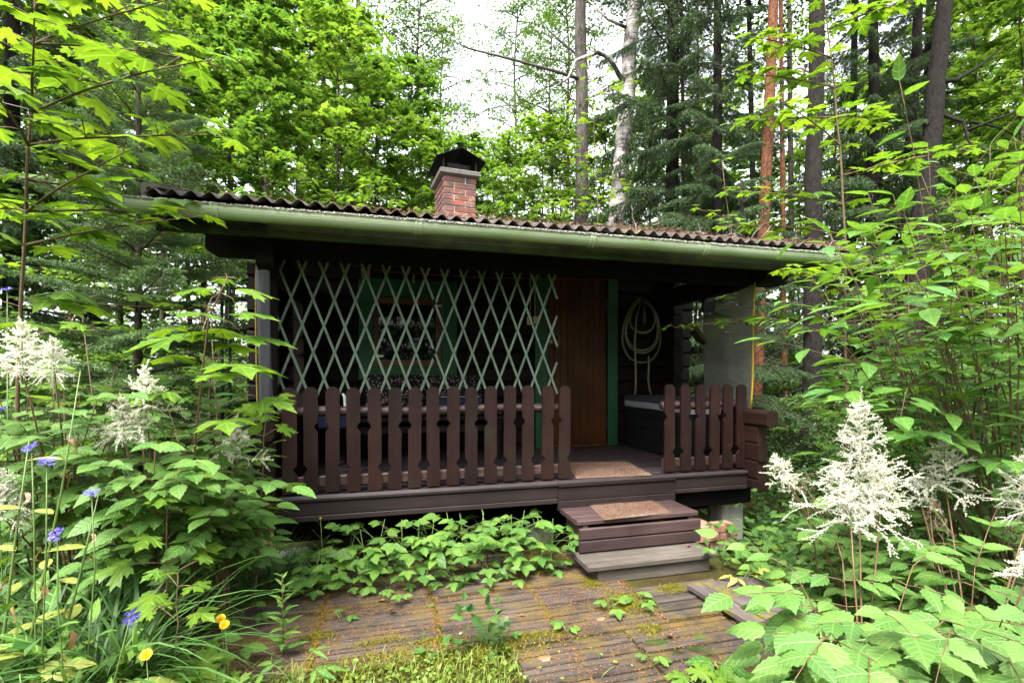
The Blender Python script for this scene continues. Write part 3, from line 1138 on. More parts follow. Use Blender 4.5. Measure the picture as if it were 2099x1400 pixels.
mat_thing('brown coir doormat lying on the porch deck at the top of the steps', [(1.44, 3.475), (2.067, 3.43), (2.149, 4.0), (1.60, 4.11)], DZ + .001, 0)
mat_thing('brown bristly coir mat lying on the upper wooden step', [(1.472, 3.055), (2.023, 3.09), (2.052, 3.40), (1.525, 3.41)], .332, 0)

BL = ['pale paving brick at the bottom of the pile next to the wooden step', 'pale paving brick at the bottom of the pile next to the concrete pier', 'pale paving brick hidden low at the back of the pile', 'paving brick of the middle layer touching the wooden step',
      'short paving brick of the middle layer near the concrete pier', 'topmost paving brick lying next to the wooden step', 'topmost short paving brick pointing at the concrete pier', 'topmost paving brick at the back of the pile', 'paving brick of the middle layer at the back of the pile']
for k, (x, y, z, rz, l, w) in enumerate( ((2.33, 3.36, .0, .04, .20, .10), (2.55, 3.37, .0, .0, .20, .10), (2.36, 3.46, 0.0, .03, .2, .1), (2.42, 3.35, .062, .02, .20, .10), (2.64, 3.365, .062, .0, .16, .10),
                            (2.38, 3.36, .124, -.02, .20, .11), (2.61, 3.36, .124, 0.04, .17, .11), (2.40, 3.475, .124, .02, .20, .10), (2.6, 3.475, .062, .0, .2, .1))):
    mb = MB()
    bar(mb, 0, l, 0, w, 0, .060, .005, 'x')
    o = mb.build('paving_brick', M_PAVER)
    o.location = (x, y, z - .07)
    o.rotation_euler = (0, 0, rz)
    tag(o, BL[k], 'brick', 'paving bricks piled beside the steps')

# ------------------------------------------------------------------ things on the porch
ch = thing('storage_chest', 'black resin storage chest with grey lid band on the porch', 'chest', (2.655, 3.78, DZ))
mb = MB()
bar(mb, .012, .50, .012, 1.20, .012, .44, .012, 'z')
body = mb.build('body', M_CHEST, ch)
for j in range(4):
    piece('panel_rib', M_CHEST, body, .004, .0115, .03, 1.18, .05 + j * .10, .13 + j * .10, .003, 'y')
piece('lid_band', M_LIDG, ch, .0, .51, .0, 1.215, .441, .508, .008, 'y')
lid = piece('lid', M_LID, ch, -.008, .515, -.008, 1.22, .509, .560, .012, 'y')
for j in range(6):
    piece('lid_rib', M_LID, lid, .03 + j * .08, .09 + j * .08, .02, 1.19, .5605, .568, .003, 'y')
piece('latch', M_LIDG, ch, -.012, -.001, .48, .72, .448, .495, .003, 'y')
for yy in (.10, 1.08):
    for xx in (.05, .44):
        piece('foot', M_CHEST, ch, xx, xx + .05, yy, yy + .05, .001, .011, .001, 'x')

bn = thing('porch_bench', 'dark wooden bench standing under the cabin window', 'bench', (-0.55, 4.40, DZ))
for k in range(3):
    piece('seat_plank', W_LOG, bn, 0, 1.75, .06 + k * .145, .20 + k * .145, .375, .41, .006, 'x')
for xx in (.10, 1.58):
    piece('leg', W_LOG, bn, xx, xx + .06, .08, .14, 0.002, .374, .006, 'z')
    piece('leg', W_LOG, bn, xx, xx + .06, .40, .46, 0.002, .374, .006, 'z')
piece('stretcher', W_LOG, bn, .10, 1.64, .055, .0795, .27, .33, .004, 'x')


def cushion(name, label, x0, x1, y0, y1, z0, z1, lean=0):
    mb = MB()
    nx, ny = 18, 8
    vs, W, Hh = [], (x1 - x0), (z1 - z0)
    t = (y1 - y0) / 2
    for s in (-1, 1):
        for j in range(ny + 1):
            for i in range(nx + 1):
                u, v = i / nx, j / ny
                e = (1 - (2 * u - 1) ** 6) * (1 - (2 * v - 1) ** 4)
                vs.append(((u - .5) * W, s * t * (0.15 + .85 * e) + lean * v, v * Hh))
    n1 = (nx + 1) * (ny + 1)
    q = [(j * (nx + 1) + i, j * (nx + 1) + i + 1, (j + 1) * (nx + 1) + i + 1, (j + 1) * (nx + 1) + i) for j in range(ny) for i in range(nx)]
    ring = [i for i in range(nx + 1)] + [j * (nx + 1) + nx for j in range(1, ny + 1)] + [ny * (nx + 1) + i for i in range(nx - 1, -1, -1)] + [j * (nx + 1) for j in range(ny - 1, 0, -1)]
    fs = q + [tuple(n1 + k for k in f[::-1]) for f in q] + [(ring[k], n1 + ring[k], n1 + ring[(k + 1) % len(ring)], ring[(k + 1) % len(ring)]) for k in range(len(ring))]
    mb.add(vs, fs)
    o = mb.build(name, M_CUSH, None, True)
    o.location = ((x0 + x1) / 2, (y0 + y1) / 2, z0)
    return tag(o, label, 'cushion')


cushion('back_cushion', 'black and white sprigged back cushion leaning below the window', -0.14, 0.42, 4.70, 4.78, .99, 1.325, .12)
cushion('back_cushion', 'black and white sprigged back cushion next to the navy box', 0.425, 0.97, 4.71, 4.79, .99, 1.315, .12)
cs = cushion('seat_cushion', 'black and white sprigged seat pad along the porch bench', -0.5, 1.1, 0, .05, 0, .42)
cs.rotation_euler = (-math.pi / 2, 0, 0)
cs.location = (.3, 4.46, DZ + .435)

nv = thing('navy_box', 'navy blue plastic box with pale rim line on the bench', 'box', (0.50, 4.46, .995))
piece('box_body', M_BLUE, nv, 0, .40, 0, .2, 0.0, .12, .008, 'x')
piece('rim', M_BLUE, nv, -.008, .408, -.008, .208, .121, .145, .005, 'x')
piece('rim_line', M_WHITE, nv, .02, .38, -.0115, -.0085, .126, .130, .0008, 'x')
mb = MB()
b0 = on_y(640, 832, 4.3)
tube(mb, [(0, 0, 0), (.06, 0, .005), (.085, 0, .03), (.075, 0, .12), (.06, 0, .15)], [.014, .016, .018, .013, .010], 8)
o = mb.build('plastic_armrest', M_WHITE, None, True)
o.location = (-0.37, 4.30, 1.02)
tag(o, 'white plastic armrest bracket seen between the first pickets', 'armrest')
mb = MB()
bar(mb, -.14, .13, -.02, .10, -.15, -.012, .02, 'x')
o = mb.build('dark_bag', M_BLUE, None)
o.location = (-0.36, 4.32, 1.02 - .0)
tag(o, 'dark box on the bench under the white bracket', 'box')

# hose hanging in loops on the wall
hs = thing('garden_hose', 'pale yellow garden hose hung in loops on the porch wall', 'hose', (2.89, YW - .03, 1.12))
mb = MB()
pts = []
turns = 4
for k in range(turns * 28 + 1):
    t = k / 28.0
    a = 2 * math.pi * t + math.pi / 2
    i = min(int(t), turns - 1)
    hw = (.245, .20, .205, .15)[i]
    bot = (1.46, 1.60, 1.57, 1.80)[i]
    fr = t - int(t)
    top = 2.195 - .012 * i
    cz, hh = (top + bot) / 2, (top - bot) / 2
    sx = math.cos(a) * hw * (1.0 + .22 * (-math.sin(a)))
    pts.append((sx - .01 + .006 * math.sin(7 * t), -.006 * i - .004 * math.sin(a * 3), cz + hh * math.sin(a) - 1.12))
tube(mb, pts, .0115, 8)
tube(mb, [(-.03, -.03, 1.06), (-.10, -.035, .85), (-.12, -.035, .55), (-.105, -.035, .25), (-.105, -.035, .08), (-.12, -.04, -.03)], .0115, 8)
tube(mb, [(.06, -.03, .42), (.06, -.035, .30), (.05, -.035, .16), (.065, -.035, .05), (.09, -.035, -.02)], .0115, 8)
mb.build('hose_loops', M_HOSE, hs, True)
mb = MB()
tube(mb, [(.0, .028, 1.05), (.0, -.055, 1.05), (.0, -.06, 1.075)], .008, 6)
tube(mb, [(-.005, -.045, .78), (-.002, -.045, 1.0)], .016, 6)
mb.build('wall_hook', M_BRUSHWOOD, hs, True)

# hand brush and scoop hanging under the cross log
hx = on_y(1428, 580, 4.45)
br = thing('hand_brush', 'long handled wooden brush hanging head down under the porch beam', 'brush', (hx.x, 4.45, hx.z))
mb = MB()
e = on_y(1424, 672, 4.45) - hx
h2 = on_y(1447, 700, 4.45) - hx
tube(mb, [(0, 0, .02), (0.004, 0, e.z * .5), tuple(e)], [.014, .012, .016], 8)
mb.build('handle', M_BRUSHWOOD, br, True)
mb = MB()
tube(mb, [tuple(e + Vector((-.005, 0, .02))), tuple(h2 * .5 + e * .5), tuple(h2)], [.030, .034, .016], 8)
mb.build('brush_head', M_BRUSHWOOD, br, True)
mb = MB()
dd = Vector((-.03, 0, -.045))
tube(mb, [tuple(e + dd * .9), tuple(h2 * .5 + e * .5 + dd), tuple(h2 + dd * .6)], [.034, .032, .016], 8)
mb.build('bristle_pad', M_BRISTLE, br, True)

sx = on_y(1452, 608, 4.2)
sc_ = thing('hanging_scoop', 'dark rounded scoop hanging on a cord before the plastic film', 'scoop', (sx.x, 4.2, sx.z))
mb = MB()
pr = [(-.075, -.16), (.05, -.155), (.07, -.10), (.065, -.03), (.04, .0), (0, .006), (-.035, -.004), (-.055, -.04)]
prism(mb, pr, 'y', -.02, .02)
mb.build('scoop_body', M_DARKPLASTIC, sc_)
mb = MB()
tube(mb, [(.0, 0, 0), (-.02, 0, .04), (-.015, 0, .11), (-.01, 0, .14)], .004, 5)
mb.build('cord', M_CABLE, sc_)

# clotheslines with pegs
for (label, pts) in (('red clothesline cord strung just behind the lattice', [on_y(575, 507, 3.72), on_y(690, 530, 3.75), on_y(860, 548, 3.8), on_y(1125, 552, 3.86)]),
                     ('red clothesline cord running along the porch past the door', [on_y(620, 525, 3.95), on_y(800, 558, 4.05), on_y(1000, 570, 4.2), on_y(1250, 574, 4.35), on_y(1432, 571, 4.45)])):
    mb = MB()
    tube(mb, pts, .0028, 5)
    tag(mb.build('clothesline', M_CORD, None, True), label, 'clothesline')
for k, (px, py, Y, rot) in enumerate(((742, 553, 3.98, -.1), (757, 556, 4.0, .05), (848, 566, 4.07, 0), (1397, 574, 4.43, .35), (1423, 572, 4.44, -.2))):
    p = on_y(px, py, Y)
    mb = MB()
    bar(mb, -.006, -.001, -.004, .004, -.06, .012, .001, 'z')
    bar(mb, .001, .006, -.004, .004, -.06, .012, .001, 'z')
    o = mb.build('clothes_peg', M_PEG)
    o.location = p
    o.rotation_euler = (0, rot, .2)
    tag(o, ('wooden clothes peg of the close pair behind the lattice, tilted one', 'wooden clothes peg of the close pair behind the lattice, straighter one', 'lone wooden clothes peg behind the lattice above the window', 'slanting wooden clothes peg on the line towards the hose', 'wooden clothes peg on the line right beside the hanging brush')[k], 'peg', 'clothes pegs on the lines')

# plastic film wall on one side, rolled film at the other
fm = thing('film_screen', 'hazy plastic film screen with yellow edge closing the porch side', 'screen', (3.02, 3.42, 1.04))
mb = MB()
ny_, nz_ = 16, 14
vs = []
for s in (0, 1):
    for j in range(nz_ + 1):
        for i in range(ny_ + 1):
            u, v = i / ny_, j / nz_
            vs.append((.48 * u + .010 * math.sin(u * 9 + v * 2) + .006 * math.sin(v * 7) + s * .0015, .015 + u * 1.3 - .035 * math.sin(v * math.pi) * (1 - u) * 0 + .03 * (1 - v) * (1 - u), v * 1.06))
q = np.array([(j * (ny_ + 1) + i, j * (ny_ + 1) + i + 1, (j + 1) * (ny_ + 1) + i + 1, (j + 1) * (ny_ + 1) + i) for j in range(nz_) for i in range(ny_)])
mb.add_np(np.array(vs[:len(vs) // 2]), q)
mb.build('film', M_FILM, fm, True)
mb = MB()
pts = [(.010 * math.sin(v * 2) + .006 * math.sin(v * 7), .012 + .03 * (1 - v), v * 1.06) for v in np.linspace(0, 1, 12)]
tube(mb, pts, .009, 6)
mb.build('edge_tape', M_YELLOW, fm, True)
rf = thing('rolled_film', 'grey plastic film gathered into a hanging roll with yellow edge', 'film', (-0.715, 3.43, 1.05))
mb = MB()
vs = []
nr, ns = 12, 14
for j in range(nr + 1):
    v = j / nr
    for i in range(ns):
        a = 2 * math.pi * i / ns
        r = .036 * (1 + .16 * math.sin(3 * a + v * 4) + .08 * math.sin(5 * a - v * 3)) * (1.08 - .12 * math.sin(v * 2.6))
        vs.append((r * 1.1 * math.cos(a) - .012 * math.sin(v * 2.2), r * math.sin(a), v * .97))
fs = np.array([(j * ns + i, j * ns + (i + 1) % ns, (j + 1) * ns + (i + 1) % ns, (j + 1) * ns + i) for j in range(nr) for i in range(ns)])
mb.add_np(np.array(vs), fs)
mb.build('film_roll', M_ROLL, rf, True)
mb = MB()
tube(mb, [(-.044 - .012 * math.sin(v * 2.2), -.012, v * .97) for v in np.linspace(0, 1, 10)], .0045, 5)
mb.build('edge_tape', M_YELLOW, rf, True)

# green tubular frame behind the cabin corner
gf = thing('tube_frame', 'green painted tubular steel frame standing behind the cabin corner', 'frame', (at_depth(460, 700, 5.2).x, at_depth(460, 700, 5.2).y, 0))
b0 = gf.location.copy()
A, B_ = at_depth(455, 505, 5.2) - b0, at_depth(471, 530, 5.35) - b0
for P in (A, B_):
    mb = MB()
    tube(mb, [(P.x, P.y, -.05), (P.x, P.y, P.z)], .017, 8)
    mb.build('upright', M_TUBE, gf, True)
mb = MB()
tube(mb, [tuple(A), tuple(B_)], .015, 8)
mb.build('top_bar', M_TUBE, gf, True)
for py, P in ((581, A), (586, B_)):
    z = (at_depth(455, py, 5.2) - b0).z
    mb = MB()
    tube(mb, [(P.x, P.y, z), (P.x + .45, P.y + .05, z + .03)], .013, 8)
    mb.build('side_arm', M_TUBE, gf, True)

# ------------------------------------------------------------------ plant materials
L_MAPLE = leaf_mat('young_maple_leaf', (0.07, 0.165, 0.02), (0.135, 0.235, 0.022), tfac=0.5, rough=0.45, vein=5, blotch=(0.19, 0.20, 0.02))
L_MAPLE_BG = leaf_mat('maple_leaf_canopy', (0.045, 0.12, 0.028), (0.115, 0.225, 0.038), tfac=0.52, island=True)
L_MAPLE_BG2 = leaf_mat('lime_leaf_canopy', (0.075, 0.17, 0.03), (0.15, 0.265, 0.045), tfac=0.52, island=True)
L_BIRCH = leaf_mat('birch_leaf_canopy', (0.05, 0.12, 0.03), (0.11, 0.205, 0.045), tfac=0.5, island=True)
L_ARUN = leaf_mat('aruncus_leaf', (0.058, 0.150, 0.028), (0.125, 0.235, 0.050), tfac=0.38, rough=0.46, spec=0.45, vein=11, blotch=(0.17, 0.16, 0.035))
L_SHRUB = leaf_mat('broad_shrub_leaf', (0.05, 0.14, 0.035), (0.105, 0.215, 0.035), tfac=0.42, rough=0.40, vein=7, blotch=(0.14, 0.14, 0.03))
L_RASP = leaf_mat('raspberry_leaf', (0.035, 0.115, 0.020), (0.115, 0.215, 0.030), tfac=0.36, rough=0.5, vein=8, blotch=(0.16, 0.17, 0.03))
L_LOW = leaf_mat('low_herb_leaf', (0.085, 0.165, 0.02), (0.19, 0.27, 0.045), tfac=0.4, island=True)
L_DARK = leaf_mat('shady_undergrowth_leaf', (0.035, 0.1, 0.022), (0.095, 0.185, 0.04), tfac=0.4, island=True)
L_GRASS = leaf_mat('grass_blade', (0.1, 0.155, 0.014), (0.21, 0.24, 0.04), tfac=0.35, island=True)
L_GRASSD = leaf_mat('long_grass_blade', (0.030, 0.085, 0.018), (0.075, 0.155, 0.040), tfac=0.3, island=True)
L_FERN = leaf_mat('fern_frond', (0.045, 0.135, 0.020), (0.095, 0.20, 0.035), tfac=0.4)
L_PALE = leaf_mat('pale_yellow_green_leaf', (0.20, 0.26, 0.045), (0.30, 0.33, 0.075), tfac=0.35, rough=0.5, vein=5)
L_WILT = leaf_mat('wilted_brown_leaf', (0.16, 0.075, 0.025), (0.28, 0.15, 0.06), (1.2, .9, .5), tfac=0.25)
L_SPRUCE = leaf_mat('spruce_needles', (0.024, 0.062, 0.020), (0.070, 0.130, 0.038), tfac=0.15, rough=0.5, island=True)
L_SPRUCEY = leaf_mat('young_spruce_needles', (0.045, 0.11, 0.032), (0.115, 0.195, 0.06), tfac=0.2, rough=0.5, island=True)
L_WHITE = leaf_mat('creamy_white_florets', (0.58, 0.57, 0.46), (0.76, 0.755, 0.67), (1, 1, .9), tfac=0.3, rough=0.7, island=True)
L_DRIED = leaf_mat('dried_brown_florets', (0.13, 0.080, 0.055), (0.22, 0.15, 0.11), (1, .9, .8), tfac=0.2, rough=0.8, island=True)
L_BLUE = leaf_mat('cornflower_petal', (0.10, 0.09, 0.48), (0.20, 0.15, 0.60), (.8, .8, 1.2), tfac=0.3, island=True)
L_YEL = leaf_mat('yellow_petal', (0.72, 0.42, 0.008), (0.80, 0.52, 0.01), (1, 1, .6), tfac=0.3, island=True)
L_LITTERLEAF = leaf_mat('fallen_brown_leaf', (0.17, 0.075, 0.035), (0.30, 0.15, 0.085), (1, .9, .7), tfac=0.1)
M_STEMG = plain('green_stem', (0.085, 0.135, 0.030), 0.5, 0.4, 0.25)
M_STEMR = plain('reddish_stem', (0.115, 0.065, 0.032), 0.55, 0.4, 0.3)
M_STEMB = plain('brown_sapling_bark', (0.115, 0.078, 0.045), 0.8, 0.2, 0.35, 40)
M_MOSS = plain('yellow_moss', (0.125, 0.115, 0.012), 0.95, 0.1, 0.5, 50)
M_LITTER2 = plain('orange_needle_litter', (0.22, 0.092, 0.034), 0.9, 0.1, 0.7, 70)


def bark(name, c1, c2, sc=(9, 9, 2.2), bump=0.8, moss=None, dist=1.0):
    m, nt, out = new_mat(name)
    a = noise(nt, 3.0, 8, 0.7, sc, dist=dist)
    c = ramp(nt, a, [(0.36, c1), (0.62, c2)])
    if moss:
        b = noise(nt, 2.4, 6, 0.7)
        c = mixc(nt, fac_ramp_to(nt, b, 0.5, 0.66, 0, 0.8), c, moss)
    principled(nt, out, c, 0.92, 0.15, a, bump, 0.03)
    return m


B_SPRUCE = bark('shade_darkened_spruce_bark', (0.0045, 0.0036, 0.0032), (0.023, 0.0185, 0.017), (7, 7, 3.5), moss=(0.016, 0.019, 0.010))  # dark bark, lowered further so its colour carries the shade on the trunks
B_PINE = bark('orange_pine_bark', (0.045, 0.017, 0.010), (0.20, 0.085, 0.045), (9, 9, 3.2), dist=1.8)
B_ASPEN = bark('grey_aspen_bark', (0.030, 0.025, 0.023), (0.135, 0.115, 0.105), (10, 10, 1.4))
B_THIN = bark('thin_stem_bark', (0.025, 0.020, 0.016), (0.095, 0.075, 0.055), (10, 10, 3))


def birch_mat():
    m, nt, out = new_mat('birch_bark')
    a = noise(nt, 2.0, 7, 0.7, (1.6, 1.6, 16), dist=0.6)
    c = ramp(nt, a, [(0.38, (0.022, 0.019, 0.018)), (0.46, (0.30, 0.27, 0.25)), (0.66, (0.46, 0.43, 0.41))])
    b = noise(nt, 1.3, 6, 0.75, (2, 2, 1))
    c = mixc(nt, fac_ramp(nt, b, 0.50, 0.60), c, (0.030, 0.025, 0.022))
    principled(nt, out, c, 0.75, 0.25, a, 0.5, 0.02)
    return m


B_BIRCH = birch_mat()


# ------------------------------------------------------------------ leaf templates (base at origin, tip along +Y, normal +Z)
def tpl_maple():
    half = [(0.05, -0.02), (0.20, -0.14), (0.42, -0.15), (0.37, -0.03), (0.52, 0.05), (0.33, 0.14), (0.52, 0.20), (0.76, 0.26), (0.64, 0.36),
            (0.80, 0.56), (0.56, 0.52), (0.52, 0.64), (0.38, 0.52), (0.19, 0.45), (0.25, 0.62), (0.36, 0.80), (0.21, 0.79), (0.13, 0.90)]
    pts = half + [(0.0, 1.10)] + [(-x, y) for x, y in half[::-1]]
    v = [(0, .24, .03)] + [(x, y, -0.16 * (x * x + (y - .25) ** 2) + .05 * abs(x)) for x, y in pts]
    n = len(pts)
    f = [(0, 1 + i, 1 + (i + 1) % n) for i in range(n)]
    uv = [(x, y) for x, y, z in v]
    return np.array(v), np.array(f), np.array(uv)


def tpl_maple_lo():
    half = [(0.05, -0.03), (0.42, -0.10), (0.30, 0.14), (0.76, 0.38), (0.50, 0.52), (0.20, 0.46), (0.27, 0.76)]
    pts = half + [(0.0, 1.05)] + [(-x, y) for x, y in half[::-1]]
    v = [(0, .24, .04)] + [(x, y, -0.22 * (x * x + (y - .25) ** 2)) for x, y in pts]
    n = len(pts)
    f = [(0, 1 + i, 1 + (i + 1) % n) for i in range(n)]
    return np.array(v), np.array(f), np.array([(x, y) for x, y, z in v])


def tpl_ovate(rows=9, width=0.30, serr=0.07, droop=0.16, fold=0.10, tip=0.55, peak=0.36):
    """toothed ovate leaflet with a folded midrib"""
    v, uv = [(0, 0, 0)], [(0, 0)]
    for i in range(1, rows):
        t = i / rows
        w = width * (math.sin(math.pi * t ** (math.log(.5) / math.log(peak))) ** 0.8) * (1 - .12 * t)
        w *= 1 + (serr if i % 2 else -serr)
        z = -droop * t * t
        v += [(-w, t - .012 * (i % 2), z + fold * w * 1.2 - .25 * w * w), (0, t, z), (w, t - .012 * (i % 2), z + fold * w * 1.2 - .25 * w * w)]
        uv += [(-w, t), (0, t), (w, t)]
    v.append((0, 1.04, -droop * 1.15))
    uv.append((0, 1))
    f = [(0, 2, 1), (0, 3, 2)]
    for i in range(rows - 2):
        a, b = 1 + 3 * i, 4 + 3 * i
        f += [(a, a + 1, b + 1), (a, b + 1, b), (a + 1, a + 2, b + 2), (a + 1, b + 2, b + 1)]
    a = 1 + 3 * (rows - 2)
    e = len(v) - 1
    f += [(a, a + 1, e), (a + 1, a + 2, e)]
    return np.array(v), np.array(f), np.array(uv)


def tpl_simple():
    v = [(0, 0, 0), (-.30, .42, .05), (0, .5, -.03), (.30, .42, .05), (0, 1, -.12)]
    f = [(0, 2, 1), (0, 3, 2), (1, 2, 4), (2, 3, 4)]
    return np.array(v), np.array(f), np.array([(x, y) for x, y, z in v])


T_MAPLE, T_MAPLO, T_SIMPLE = tpl_maple(), tpl_maple_lo(), tpl_simple()
T_ARUN = tpl_ovate(11, .32, .10, .16, .12, peak=.36)
T_ARUN2 = tpl_ovate(11, .35, .10, .26, .04, peak=.40)
T_SHRUB = tpl_ovate(8, .25, .0, .24, .14, peak=.40)
T_SHRUB2 = tpl_ovate(8, .22, .0, .10, .22, peak=.42)
T_RASP = tpl_ovate(9, .33, .09, .14, .10, peak=.38)
T_LANCE = tpl_ovate(7, .15, .0, .25, .15, peak=.40)


def tpl_mesh(name, t, mat, smooth=True):
    mb = MB()
    mb.add_np(t[0], t[1], 0, t[2])
    return mb.mesh(name, mat, smooth)


ME_MAPLE = [tpl_mesh('leaf', T_MAPLE, L_MAPLE)]
_t = T_MAPLE[0].copy()
_t[:, 2] += .10 * np.sin(_t[:, 0] * 5) * _t[:, 0] - .10 * _t[:, 1] ** 2
ME_MAPLE.append(tpl_mesh('leaf', (_t, T_MAPLE[1], T_MAPLE[2]), L_MAPLE))
_t = T_MAPLE[0].copy()
_t[:, 2] -= .22 * np.abs(_t[:, 0])
ME_MAPLE.append(tpl_mesh('leaf', (_t, T_MAPLE[1], T_MAPLE[2]), L_MAPLE))
ME_ARUN = [tpl_mesh('leaf', T_ARUN, L_ARUN), tpl_mesh('leaf', T_ARUN2, L_ARUN)]
ME_SHRUB = [tpl_mesh('leaf', T_SHRUB, L_SHRUB), tpl_mesh('leaf', T_SHRUB2, L_SHRUB)]
ME_RASP = [tpl_mesh('leaf', T_RASP, L_RASP)]
ME_PALE = [tpl_mesh('leaf', tpl_ovate(8, .20, .0, .22, .16, peak=.42), L_PALE)]
ME_LANCE = [tpl_mesh('leaf', T_LANCE, L_RASP)]


# ------------------------------------------------------------------ plant generators (every large leaf is an object of its own)
def rv(r, s):
    return Vector((r.uniform(-s, s), r.uniform(-s, s), r.uniform(-s, s)))


def sag(p, d, length, n, droop, r, wob=0.08):
    """polyline starting at p along d that bends down"""
    pts = [Vector(p)]
    d = Vector(d).normalized()
    for i in range(n):
        pts.append(pts[-1] + d * (length / n))
        d = (d + Vector((0, 0, -droop / n)) + rv(r, wob / n)).normalized()
    return pts


def put_leaf(parent, meshes, r, pos, d, up, s):
    lx, ly = parent.location.x, parent.location.y          # leaves lean towards the open clearing
    lw = (.08 if parent.name.startswith('broadleaf') else .24) / max(.3, math.hypot(lx, ly))
    up = Vector(up) + Vector((-lx * lw, -ly * lw, 0))
    o = obj('leaf', r.choice(meshes), parent, frame_mat(pos, d, up, s))
    return o


def maple_pair_nodes(t, mb, r, pts, rad, size, pet, meshes, lo=0.25, step=2, az0=0.0, flat=0.25):
    """opposite petioles and leaves along a stem polyline (local coordinates)"""
    n = len(pts)
    az = az0
    for i in range(int(n * lo), n, step):
        p = pts[i]
        k = (i - n * lo) / max(1, n - n * lo)
        az += math.pi / 2 + r.uniform(-.3, .3)
        s = size * (1.0 - .45 * k) * r.uniform(.8, 1.15)
        for sgn in (0, math.pi):
            a = az + sgn + r.uniform(-.25, .25)
            el = r.uniform(.25, .65)
            d = Vector((math.cos(a) * math.cos(el), math.sin(a) * math.cos(el), math.sin(el)))
            q = sag(p, d, pet * r.uniform(.8, 1.2) * (1 - .4 * k), 4, .35, r)
            tube(mb, q, .0016 + .0008 * (s / .1), 4)
            dd = Vector((math.cos(a), math.sin(a), r.uniform(-.35, .05)))
            up = Vector((r.uniform(-flat, flat), r.uniform(-flat, flat), 1))
            put_leaf(t, meshes, r, q[-1], dd, up, s)


def maple_sapling(label, base, tops, seed, size=.13, pet=.12, name='maple_sapling', lo=.3, step=2, nseg=14, rad=.008, branches=(), group=None, stem_mat=None, bstep=2):
    """tops: world positions of the stem points (last = tip)"""
    r = random.Random(seed)
    base = Vector(base)
    t = thing(name, label, 'sapling', base, group)
    ctrl = [Vector((0, 0, -.03))] + [Vector(p) - base for p in tops]
    pts = []
    for i in range(len(ctrl) - 1):
        k = max(2, int(nseg * (ctrl[i + 1] - ctrl[i]).length / sum((ctrl[j + 1] - ctrl[j]).length for j in range(len(ctrl) - 1))))
        for j in range(k):
            pts.append(ctrl[i].lerp(ctrl[i + 1], j / k) + rv(r, .006))
    pts.append(ctrl[-1])
    mb = MB()
    tube(mb, pts, [rad * (1 - .75 * i / (len(pts) - 1)) for i in range(len(pts))], 7)
    maple_pair_nodes(t, mb, r, pts, rad, size, pet, ME_MAPLE, lo, step, r.uniform(0, 3))
    for (fr, az, el, ln, n, sz) in branches:
        i = int(fr * (len(pts) - 1))
        d = Vector((math.cos(az) * math.cos(el), math.sin(az) * math.cos(el), math.sin(el)))
        q = sag(pts[i], d, ln, n, .25, r, .3)
        tube(mb, q, [rad * .5 * (1 - .6 * j / n) for j in range(n + 1)], 5)
        maple_pair_nodes(t, mb, r, q, rad * .4, sz, pet * .75, ME_MAPLE, .3, bstep, r.uniform(0, 3))
    mb.build('stem', stem_mat or M_STEMB, t, True)
    return t


def compound_leaf(t, mb, r, p0, d0, length, size, meshes, pairs=3, sub=3, up0=None, leaf_count=None):
    """twice pinnate leaf on an arching stalk"""
    q = sag(p0, d0, length, 8, .75, r, .15)
    tube(mb, q, [.0042 * (1 - .6 * i / 8) * (length / .6) ** .3 for i in range(9)], 5)
    fr = [.52, .72, .88][:pairs]
    axis = [(q[-1], (q[-1] - q[-2]).normalized(), size * 3.1)]
    for f in fr:
        i = min(7, int(f * 8))
        p = q[i].lerp(q[i + 1], f * 8 - i)
        d = (q[i + 1] - q[i]).normalized()
        side = d.cross(Vector((0, 0, 1)))
        side = side.normalized() if side.length > .05 else Vector((1, 0, 0))
        for s in (-1, 1):
            dd = (d * .55 + side * s + Vector((0, 0, r.uniform(-.05, .2)))).normalized()
            axis.append((p, dd, size * (3.0 - 1.3 * f) * r.uniform(.85, 1.1)))
    for (p, d, ln) in axis:
        d = Vector((d.x, d.y, d.z * .3 - .08)).normalized()
        w = sag(p, d, ln, 4, .35, r, .1)
        tube(mb, w, [.0022, .002, .0018, .0014, .001], 4)
        side = d.cross(Vector((0, 0, 1)))
        side = side.normalized() if side.length > .05 else Vector((1, 0, 0))
        for k in range(sub):
            f = .30 + .62 * k / max(1, sub - .0)
            i = min(3, int(f * 4))
            pp = w[i].lerp(w[i + 1], f * 4 - i)
            for s in (-1, 1):
                dd = d * .55 + side * s * .85 + Vector((0, 0, r.uniform(-.25, .05)))
                up = Vector((0, 0, 1)) + rv(r, .28) + side * s * -.12
                put_leaf(t, meshes, r, pp, dd, up, size * r.uniform(.78, 1.08) * (1.05 - .25 * f))
        put_leaf(t, meshes, r, w[-1], (w[-1] - w[-2]) + rv(r, .01), Vector((0, 0, 1)) + rv(r, .25), size * r.uniform(1.0, 1.2))


